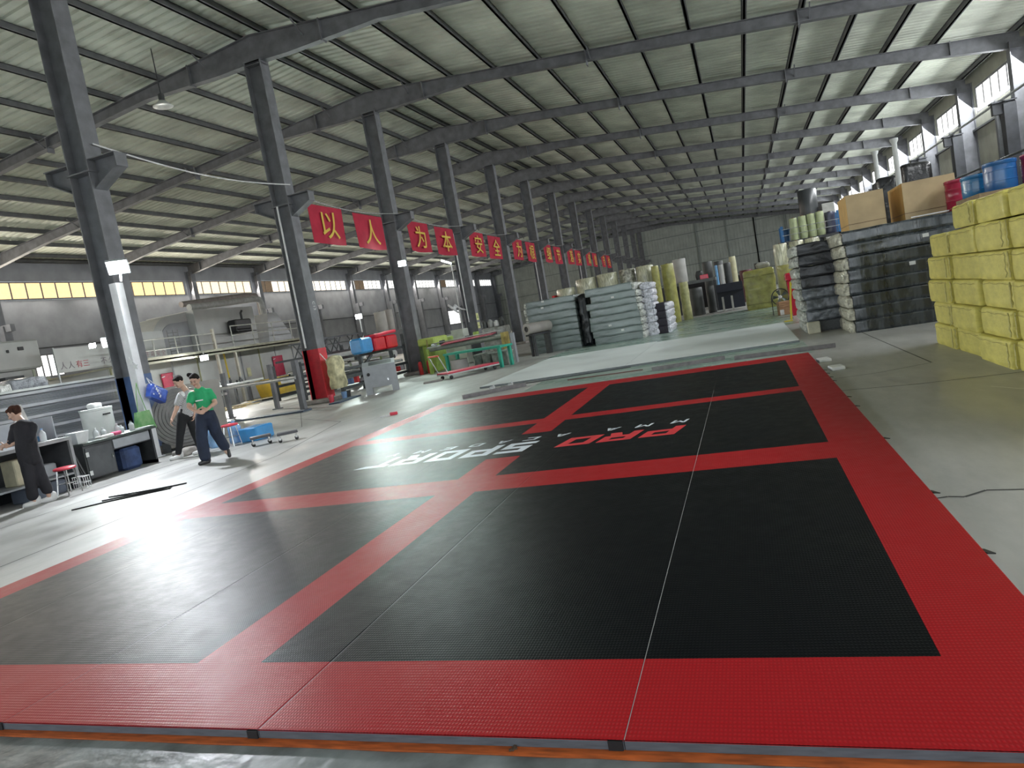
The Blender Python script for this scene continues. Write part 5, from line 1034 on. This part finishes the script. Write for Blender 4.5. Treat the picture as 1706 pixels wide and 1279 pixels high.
w=MB(); w.tube([(-1.2,-.31,.79),(-1.2,.31,.79)],.03,8); w.build('handle_grip',mat('grip_orange',(0.7,0.10,0.03),.5),t)
t=thing('floor_pallet','grey slatted piece lying under the trolley handle','pallet',(-9.6,20.2,0),.4)
for q in range(3):
    w=MB(); w.box(-.3,-.2+.16*q,.0,.3,-.1+.16*q,.05); w.build('slat',mat('pallet_grey',(0.3,0.28,0.27),.7),t)
# wall fan on the fourth column
t=thing('wall_fan','white wall fan seen edge-on, fixed to the fourth column','fan',(-13.25,31.6,2.5))
Mf=Vector((.655,.294,.70)).to_track_quat('Z','Y').to_matrix().to_4x4()
w=MB(); w.lathe([(.31,-.04),(.33,-.03),(.33,.03),(.31,.04),(.12,.06),(.05,.065)],24,M=Mf); w.build('fan_cage',mat('fan_white',(0.75,0.76,0.78),.4),t,smooth=True); w=MB(); w.lathe([(.1,0),(.1,.16),(.06,.2)],14,M=Mf@Tm(0,0,.04)); w.build('motor',WHITE,t,smooth=True)
w=MB(); w.tube([(.12,.06,.13),(.2,.5,-.05),(.25,.95,-.12)],.03,6); w.build('arm',WHITE,t,smooth=True)
t=thing('wall_lamp','slim bright tube lamp on a white pole near the fourth column','lamp',(-13.35,32.6,0)); w=MB(); w.tube([(0,0,0),(0,0,4.75)],.03,6); w.build('pole',WHITE,t); w=MB(); w.tube([(-.0,-1.1,4.85),(0,-.05,4.75)],.05,8); w.build('lamp_tube',mat('lamp_tube_glow',(0.9,1,1),.3,emit=2.5),t)
# ------------------------------------------------------------ people
SKIN=mat('skin',(0.52,0.33,0.25),.5,0,.06,12,spec=.4); HAIR=mat('hair_black',(0.014,0.011,0.010),.8,0,.4,30,stretch=(1,1,.2),spec=.2); HAIRB=mat('hair_brown',(0.055,0.022,0.014),.8,0,.4,30,stretch=(1,1,.2),spec=.2)
def caps(mb,a,c,ra,rb,n=12,flat=None):
    """tapered capsule between two points (optionally flattened: (axis vector, factor))"""
    a,c=Vector(a),Vector(c); d=(c-a); L=d.length; d.normalize(); u=Vector((0,0,1)) if abs(d.z)<.9 else Vector((1,0,0)); x=d.cross(u).normalized(); y=d.cross(x)
    ring=[]; 
    for k in range(5):
        t_=(PI/2)*(1-k/4.0); ring.append((a-d*ra*math.sin(t_),ra*math.cos(t_)))
    for k in range(5):
        t_=(PI/2)*k/4.0; ring.append((c+d*rb*math.sin(t_),rb*math.cos(t_)))
    vs=[];fs=[]
    for p,r in ring:
        for j in range(n):
            o=(x*math.cos(2*PI*j/n)+y*math.sin(2*PI*j/n))*max(r,1e-4)
            if flat: ax=Vector(flat[0]).normalized(); o=o-ax*o.dot(ax)*(1-flat[1])
            vs.append(tuple(p+o))
    for i in range(len(ring)-1):
        for j in range(n): fs.append((i*n+j,i*n+(j+1)%n,(i+1)*n+(j+1)%n,(i+1)*n+j))
    fs+= [tuple(range(n-1,-1,-1)),tuple(range((len(ring)-1)*n,len(ring)*n))]
    mb.add(vs,fs)
def ell(mb,c,r,n=16,M3=None):
    vs=[];fs=[]; m=n//2
    for i in range(m+1):
        ph=PI*i/m
        for j in range(n):
            th=2*PI*j/n; v=Vector((r[0]*math.sin(ph)*math.cos(th),r[1]*math.sin(ph)*math.sin(th),r[2]*math.cos(ph)))
            if M3 is not None: v=M3@v
            vs.append(tuple(Vector(c)+v))
    for i in range(m):
        for j in range(n): fs.append((i*n+j,(i+1)*n+j,(i+1)*n+(j+1)%n,i*n+(j+1)%n))
    mb.add(vs,fs)
def fuse(mb,name,m_,parent,vox=.012,smooth=4,fold=0.0,seed=0):
    me=bpy.data.meshes.new(name+'_raw'); me.from_pydata(mb.v,[],mb.f); o=bpy.data.objects.new(name+'_raw',me); COL.objects.link(o)
    r=o.modifiers.new('r','REMESH'); r.mode='VOXEL'; r.voxel_size=vox
    s=o.modifiers.new('s','SMOOTH'); s.iterations=smooth; s.factor=.5
    bpy.context.view_layer.update(); m2=bpy.data.meshes.new_from_object(o.evaluated_get(bpy.context.evaluated_depsgraph_get())); bpy.data.objects.remove(o)
    m2.name=name
    if fold:
        for v in m2.vertices:
            k=noise.noise(Vector((v.co.x*9+seed,v.co.y*9,v.co.z*5)))+.5*noise.noise(Vector((v.co.x*22,v.co.y*22,v.co.z*11+seed)))
            v.co+=v.normal*fold*k
    m2.materials.clear(); m2.materials.append(m_); m2.polygons.foreach_set('use_smooth',[True]*len(m2.polygons)); m2.update()
    o=bpy.data.objects.new(name,m2); COL.objects.link(o); o.parent=parent; return o
def hand(mb,w_,tip,out,curl,sc=1.0):
    """palm from wrist w_ towards tip, fingers bending towards curl, thumb on side out"""
    w_=Vector(w_); d=(Vector(tip)-w_).normalized(); o=Vector(out); o=(o-d*o.dot(d)).normalized(); c=Vector(curl); c=(c-d*c.dot(d)-o*c.dot(o)).normalized()
    caps(mb,w_,w_+d*.03*sc,.026*sc,.03*sc); 
    for k in (-.024,-.008,.008,.024): caps(mb,w_+d*.02*sc+o*k*.7*sc,w_+d*.085*sc+o*k*sc,.014*sc,.0125*sc,8)
    for k,L in ((.026,.070),(.009,.078),(-.009,.073),(-.026,.057)):
        p0=w_+d*.09*sc+o*k*sc; p1=p0+(d*.8+c*.55).normalized()*L*.45*sc; p2=p1+(d*.35+c*.95).normalized()*L*.55*sc
        caps(mb,p0,p1,.0095*sc,.009*sc,8); caps(mb,p1,p2,.009*sc,.0075*sc,8)
    p0=w_+d*.03*sc+o*.03*sc; p1=p0+(d*.6+o*.8+c*.3).normalized()*.04*sc; p2=p1+(d*.9+o*.2+c*.4).normalized()*.03*sc; caps(mb,p0,p1,.013*sc,.011*sc,8); caps(mb,p1,p2,.011*sc,.009*sc,8)
def head(mb,c,fwd,par,parts=True,sc=1.0):
    c=Vector(c); f=Vector(fwd).normalized(); s=f.cross(Vector((0,0,1))).normalized(); u=s.cross(f).normalized()
    M3=Matrix((s,f,u)).transposed()
    ell(mb,c,(.074*sc,.092*sc,.098*sc),16,M3); ell(mb,c+f*.02*sc-u*.055*sc,(.056*sc,.066*sc,.062*sc),14,M3)
    caps(mb,c+f*.088*sc+u*.005*sc,c+f*.108*sc-u*.025*sc,.010*sc,.015*sc,8); caps(mb,c+f*.075*sc-u*.085*sc,c+f*.06*sc-u*.09*sc,.02*sc,.02*sc,8)
    for e in (-1,1): ell(mb,c+s*e*.076*sc-f*.005*sc-u*.012*sc,(.012*sc,.02*sc,.03*sc),10,M3); ell(mb,c+s*e*.045*sc+f*.068*sc-u*.03*sc,(.022*sc,.02*sc,.022*sc),8,M3)
    return c,f,s,u,M3
def face(c,f,s,u,M3,par,sc=1.0):
    EY=mat('eye_dark',(0.02,0.015,0.012),.3); LIP=mat('lips',(0.40,0.14,0.13),.5)
    for e in (-1,1):
        m=MB(); ell(m,c+s*e*.031*sc+f*.085*sc+u*.004*sc,(.013*sc,.008*sc,.006*sc),10,M3); m.build('eye',EY,par,smooth=True)
        m=MB(); caps(m,c+s*e*.018*sc+f*.090*sc+u*.024*sc,c+s*e*.045*sc+f*.080*sc+u*.026*sc,.0035*sc,.003*sc,6); m.build('eyebrow',HAIR,par,smooth=True)
    m=MB(); caps(m,c-s*.02*sc+f*.086*sc-u*.052*sc,c+s*.02*sc+f*.086*sc-u*.052*sc,.006*sc,.006*sc,6); caps(m,c-s*.01*sc+f*.09*sc-u*.055*sc,c+s*.01*sc+f*.09*sc-u*.055*sc,.006*sc,.006*sc,6); m.build('mouth',LIP,par,smooth=True)
def frame(base,r):
    r=Vector((r[0],r[1],0)); b=Vector((r[1],-r[0],0)); b=b if b.dot(-Vector((base[0],base[1],0)))>0 else -b
    return (lambda a,bb,z:tuple(r*a+b*bb+Vector((0,0,z)))), r, b
def shoe(mb,heel,toe,wd=.04,h=.05,lift=0):
    heel,toe=Vector(heel),Vector(toe); d=(toe-heel).normalized(); caps(mb,heel+Vector((0,0,h*.55)),heel+d*.1+Vector((0,0,h*.6)),.034,.04,10); caps(mb,heel+Vector((0,0,.045)),heel+Vector((0,0,.10)),.045,.046,10); caps(mb,heel+d*.06+Vector((0,0,.042)),toe-d*.03+Vector((0,0,.034)),.047,.036,10)
# woman in green
t=thing('person','woman in a green T-shirt and wide navy trousers walking with clasped hands','person',(-9.03,9.57,0)); Q,r,b_=frame((-9.03,9.57),(.727,.686))
body=MB(); hc=Q(.09,.06,1.445); fw=(r*-.35+b_*.75+Vector((0,0,-.42))); H_=head(body,hc,fw,t)
caps(body,Q(.13,0,1.27),Q(.10,.03,1.37),.052,.048)
caps(body,Q(.14,0,1.18),Q(.15,.0,.98),.10,.10,flat=(b_,.75)); caps(body,Q(.03,0,1.22),Q(.25,0,1.21),.06,.06); caps(body,Q(.14,0,.98),Q(.14,0,.86),.10,.115)
for sh,el,wr,tip,out in ((Q(-.01,.02,1.21),Q(-.085,.08,1.02),Q(.0,.26,.93),Q(.10,.30,.885),(0,0,1)),(Q(.285,.0,1.20),Q(.325,.08,1.00),Q(.19,.27,.93),Q(.09,.30,.90),(0,0,1))):
    caps(body,sh,el,.048,.040); caps(body,el,wr,.040,.027); hand(body,wr,tip,out,tuple(-Vector(b_)))
for hp,kn,an in ((Q(.07,0,.85),Q(-.01,.02,.45),Q(-.015,0,.09)),(Q(.20,0,.85),Q(.25,-.05,.46),Q(.33,-.10,.15))): caps(body,hp,kn,.075,.05); caps(body,kn,an,.05,.034)
caps(body,Q(-.015,0,.09),Q(-.03,.03,.04),.034,.03); caps(body,Q(.33,-.1,.15),Q(.35,-.09,.09),.034,.03)
fuse(body,'body',SKIN,t,.0085,3); face(*H_,t)
m=MB(); caps(m,Q(.14,0,1.17),Q(.155,0,.95),.125,.128,16,flat=(b_,.78)); caps(m,Q(.02,0,1.205),Q(.265,0,1.195),.072,.072,14); caps(m,Q(.155,0,.97),Q(.155,0,.93),.13,.135,16,flat=(b_,.8)); caps(m,Q(.0,.01,1.20),Q(-.045,.045,1.10),.068,.072); caps(m,Q(.275,0,1.19),Q(.305,.035,1.09),.068,.072); caps(m,Q(.10,.0,1.27),Q(.16,0,1.26),.06,.06)
fuse(m,'t_shirt',mat('tshirt_green',(0.02,0.36,0.14),.75,0,.12,6),t,.011,4,.008,1)
m=MB(); m.cbox(Q(.09,.113,1.09),(.002,.12,.018),rz=math.atan2(-r.x,r.y)+PI/2 if False else math.atan2(r.y,r.x)+PI/2); m.build('shirt_print',WHITE,t)
m=MB(); caps(m,Q(.145,0,.94),Q(.14,0,.82),.118,.145,16,flat=(b_,.85)); caps(m,Q(.08,.0,.82),Q(-.0,.02,.46),.105,.095,14); caps(m,Q(0,.02,.46),Q(-.01,.0,.13),.095,.098,14); caps(m,Q(.20,0,.82),Q(.25,-.05,.46),.105,.095,14); caps(m,Q(.25,-.05,.46),Q(.33,-.10,.22),.095,.088,14)
fuse(m,'trousers',mat('trousers_navy',(0.012,0.02,0.045),.8,0,.2,5),t,.012,4,.010,2)
for hl,to in ((Q(.03,-.02,0),Q(-.13,.10,0)),): 
    m=MB(); shoe(m,hl,to); fuse(m,'shoe',BLACKM,t,.008,2)
m=MB(); caps(m,Q(.37,-.10,.13),Q(.375,-.06,.04),.036,.032); fuse(m,'shoe',BLACKM,t,.008,2)
m=MB(); c,f,s,u,M3=H_; ell(m,c-f*.018+u*.022,(.083,.092,.092),16,M3); ell(m,c+f*.01+u*.07,(.074,.06,.035),12,M3); caps(m,Vector(c)-f*.06+u*.06,Vector(Q(.02,-.03,1.545)),.03,.038)
fuse(m,'hair',HAIR,t,.009,2,.006,3)
# striped shirt person
t=thing('person','person in a grey and white striped shirt and black trousers bending forward beside her','person',(-10.62,10.55,0)); Q,r,b_=frame((-10.62,10.55),(.705,.709))
body=MB(); H_=head(body,Q(.30,.10,1.465),(r*-.85+b_*.25+Vector((0,0,-.5))),t)
caps(body,Q(.40,.0,1.26),Q(.34,.05,1.38),.055,.05); caps(body,Q(.40,0,1.16),Q(.33,0,.95),.11,.11,flat=(b_,.8)); caps(body,Q(.29,.1,1.2),Q(.48,-.1,1.2),.06,.06); caps(body,Q(.33,0,.95),Q(.30,0,.85),.105,.12)
caps(body,Q(.27,.12,1.17),Q(.16,.16,.95),.05,.042); caps(body,Q(.16,.16,.95),Q(.06,.2,.80),.04,.028); hand(body,Q(.06,.2,.80),Q(.0,.22,.70),tuple(b_),tuple(r))
caps(body,Q(.48,-.12,1.17),Q(.50,-.12,.95),.05,.042); caps(body,Q(.50,-.12,.95),Q(.44,-.02,.78),.04,.028); hand(body,Q(.44,-.02,.78),Q(.42,.0,.68),tuple(b_),tuple(-r))
for hp,kn,an in ((Q(.25,.03,.84),Q(.13,.03,.45),Q(.03,0,.09)),(Q(.36,-.05,.84),Q(.38,-.06,.46),Q(.42,-.1,.10))): caps(body,hp,kn,.08,.052); caps(body,kn,an,.052,.036); caps(body,an,tuple(Vector(an)+Vector((0,0,-.05))),.035,.03)
fuse(body,'body',SKIN,t,.0085,3); face(*H_,t)
sm=mat('striped_shirt',(0.6,0.6,0.6),.75); nt=sm.node_tree; bn=nt.nodes['Principled BSDF']
tc=nt.nodes.new('ShaderNodeTexCoord'); mp=nt.nodes.new('ShaderNodeMapping'); mp.inputs['Rotation'].default_value=(0,0.5,0); nt.links.new(tc.outputs['Object'],mp.inputs[0]); wv=nt.nodes.new('ShaderNodeTexWave'); wv.bands_direction='Z'; wv.inputs['Scale'].default_value=16; nt.links.new(mp.outputs[0],wv.inputs['Vector'])
rp=nt.nodes.new('ShaderNodeValToRGB'); rp.color_ramp.interpolation='CONSTANT'; rp.color_ramp.elements[0].color=(.06,.06,.08,1); rp.color_ramp.elements[1].color=(.62,.62,.62,1); rp.color_ramp.elements[1].position=.45; nt.links.new(wv.outputs['Fac'],rp.inputs[0]); nt.links.new(rp.outputs[0],bn.inputs['Base Color'])
m=MB(); caps(m,Q(.40,0,1.15),Q(.33,0,.93),.13,.135,16,flat=(b_,.85)); caps(m,Q(.30,.10,1.18),Q(.47,-.1,1.18),.075,.075,14); caps(m,Q(.33,0,.93),Q(.30,0,.84),.135,.145,16,flat=(b_,.9)); caps(m,Q(.28,.12,1.18),Q(.21,.14,1.05),.07,.068); caps(m,Q(.48,-.12,1.18),Q(.49,-.12,1.04),.07,.068)
fuse(m,'striped_shirt',sm,t,.011,4,.008,5)
m=MB(); caps(m,Q(.30,0,.88),Q(.29,0,.80),.125,.13,16); caps(m,Q(.25,.03,.82),Q(.13,.03,.45),.098,.075,14); caps(m,Q(.13,.03,.45),Q(.035,0,.12),.075,.058,14); caps(m,Q(.36,-.05,.82),Q(.38,-.06,.46),.098,.075,14); caps(m,Q(.38,-.06,.46),Q(.42,-.1,.13),.075,.058,14)
fuse(m,'trousers',mat('trousers_black',(0.008,0.008,0.011),.8,0,.2,5),t,.011,4,.006,6)
for hl,to in ((Q(.07,-.02,0),Q(-.14,.06,0)),(Q(.46,-.12,0),Q(.27,-.04,0))):
    m=MB(); shoe(m,hl,to); fuse(m,'shoe',mat('shoe_white',(0.6,0.6,0.6),.6),t,.008,2)
m=MB(); c,f,s,u,M3=H_; ell(m,c-f*.02+u*.025,(.083,.092,.09),16,M3); ell(m,c+f*.02+u*.075,(.068,.055,.03),12,M3); fuse(m,'hair',HAIR,t,.009,2,.006,7)
m=MB(); ell(m,Q(.31,.13,1.20),(.05,.05,.07),10); fuse(m,'white_collar_cloth',WHITE,t,.009,2,.01,3)
# woman in black at the left edge, seen from behind
t=thing('person','person all in black with brown hair leaning over the workbench at the left edge','person',(-10.55,7.62,0)); Q,r,b_=frame((-10.73,7.55),(.575,.818))
body=MB(); H_=head(body,Q(.0,-.12,1.44),(r*-.8+b_*-.35+Vector((0,0,-.5))),t)
caps(body,Q(.08,-.03,1.27),Q(.03,-.09,1.37),.05,.05); caps(body,Q(.075,0,1.2),Q(.05,0,.98),.11,.11,flat=(b_,.8)); caps(body,Q(-.03,-.05,1.23),Q(.18,.03,1.21),.06,.06); caps(body,Q(.05,0,.98),Q(.05,0,.84),.105,.12)
caps(body,Q(.18,.03,1.2),Q(.10,.08,1.0),.05,.042); caps(body,Q(.10,.08,1.0),Q(-.08,-.05,.99),.04,.028); hand(body,Q(-.08,-.05,.99),Q(-.17,-.1,.97),(0,0,1),tuple(b_))
caps(body,Q(-.04,-.06,1.2),Q(-.12,-.12,1.0),.05,.042); caps(body,Q(-.12,-.12,1.0),Q(-.2,-.2,.98),.04,.028); hand(body,Q(-.2,-.2,.98),Q(-.26,-.26,.96),(0,0,1),(0,0,-1))
for hp,kn,an in ((Q(.01,.02,.84),Q(.0,.03,.46),Q(-.02,0,.10)),(Q(.1,-.03,.84),Q(.125,.0,.44),Q(.18,-.04,.12))): caps(body,hp,kn,.08,.052); caps(body,kn,an,.052,.036); caps(body,an,tuple(Vector(an)+Vector((0,0,-.06))),.034,.03)
fuse(body,'body',SKIN,t,.0085,3); face(*H_,t)
CB_=mat('cloth_black_soft',(0.014,0.013,0.018),.85,0,.25,5)
m=MB(); caps(m,Q(.075,0,1.19),Q(.05,0,.85),.135,.15,16,flat=(b_,.85)); caps(m,Q(-.03,-.04,1.215),Q(.175,.03,1.20),.078,.078,14); caps(m,Q(.18,.03,1.19),Q(.115,.075,1.02),.075,.07); caps(m,Q(-.04,-.06,1.19),Q(-.11,-.11,1.02),.075,.07); caps(m,Q(.05,0,.85),Q(.05,0,.72),.15,.155,16,flat=(b_,.9)); caps(m,Q(.10,.08,1.0),Q(-.02,.0,.99),.06,.05)
fuse(m,'black_top',CB_,t,.012,4,.010,8)
m=MB(); caps(m,Q(.05,0,.84),Q(.05,0,.78),.12,.13,16); caps(m,Q(.01,.02,.82),Q(.0,.03,.46),.10,.088,14); caps(m,Q(0,.03,.46),Q(-.02,0,.16),.088,.08,14); caps(m,Q(.1,-.03,.82),Q(.125,0,.44),.10,.088,14); caps(m,Q(.125,0,.44),Q(.175,-.04,.19),.088,.08,14)
fuse(m,'black_trousers',CB_,t,.012,4,.010,9)
for hl,to in ((Q(.03,-.02,0),Q(-.17,.02,0)),(Q(.24,-.05,0),Q(.04,-.04,0))):
    m=MB(); shoe(m,hl,to); fuse(m,'white_shoe',mat('shoe_white',(0.6,0.6,0.6),.6),t,.008,2)
m=MB(); c,f,s,u,M3=H_; ell(m,c-f*.025+u*.02,(.085,.092,.095),16,M3); ell(m,c-f*.09+u*.03,(.045,.04,.05),12,M3); ell(m,c+f*.04+u*.07,(.06,.04,.03),12,M3); fuse(m,'hair',HAIRB,t,.009,2,.007,4)
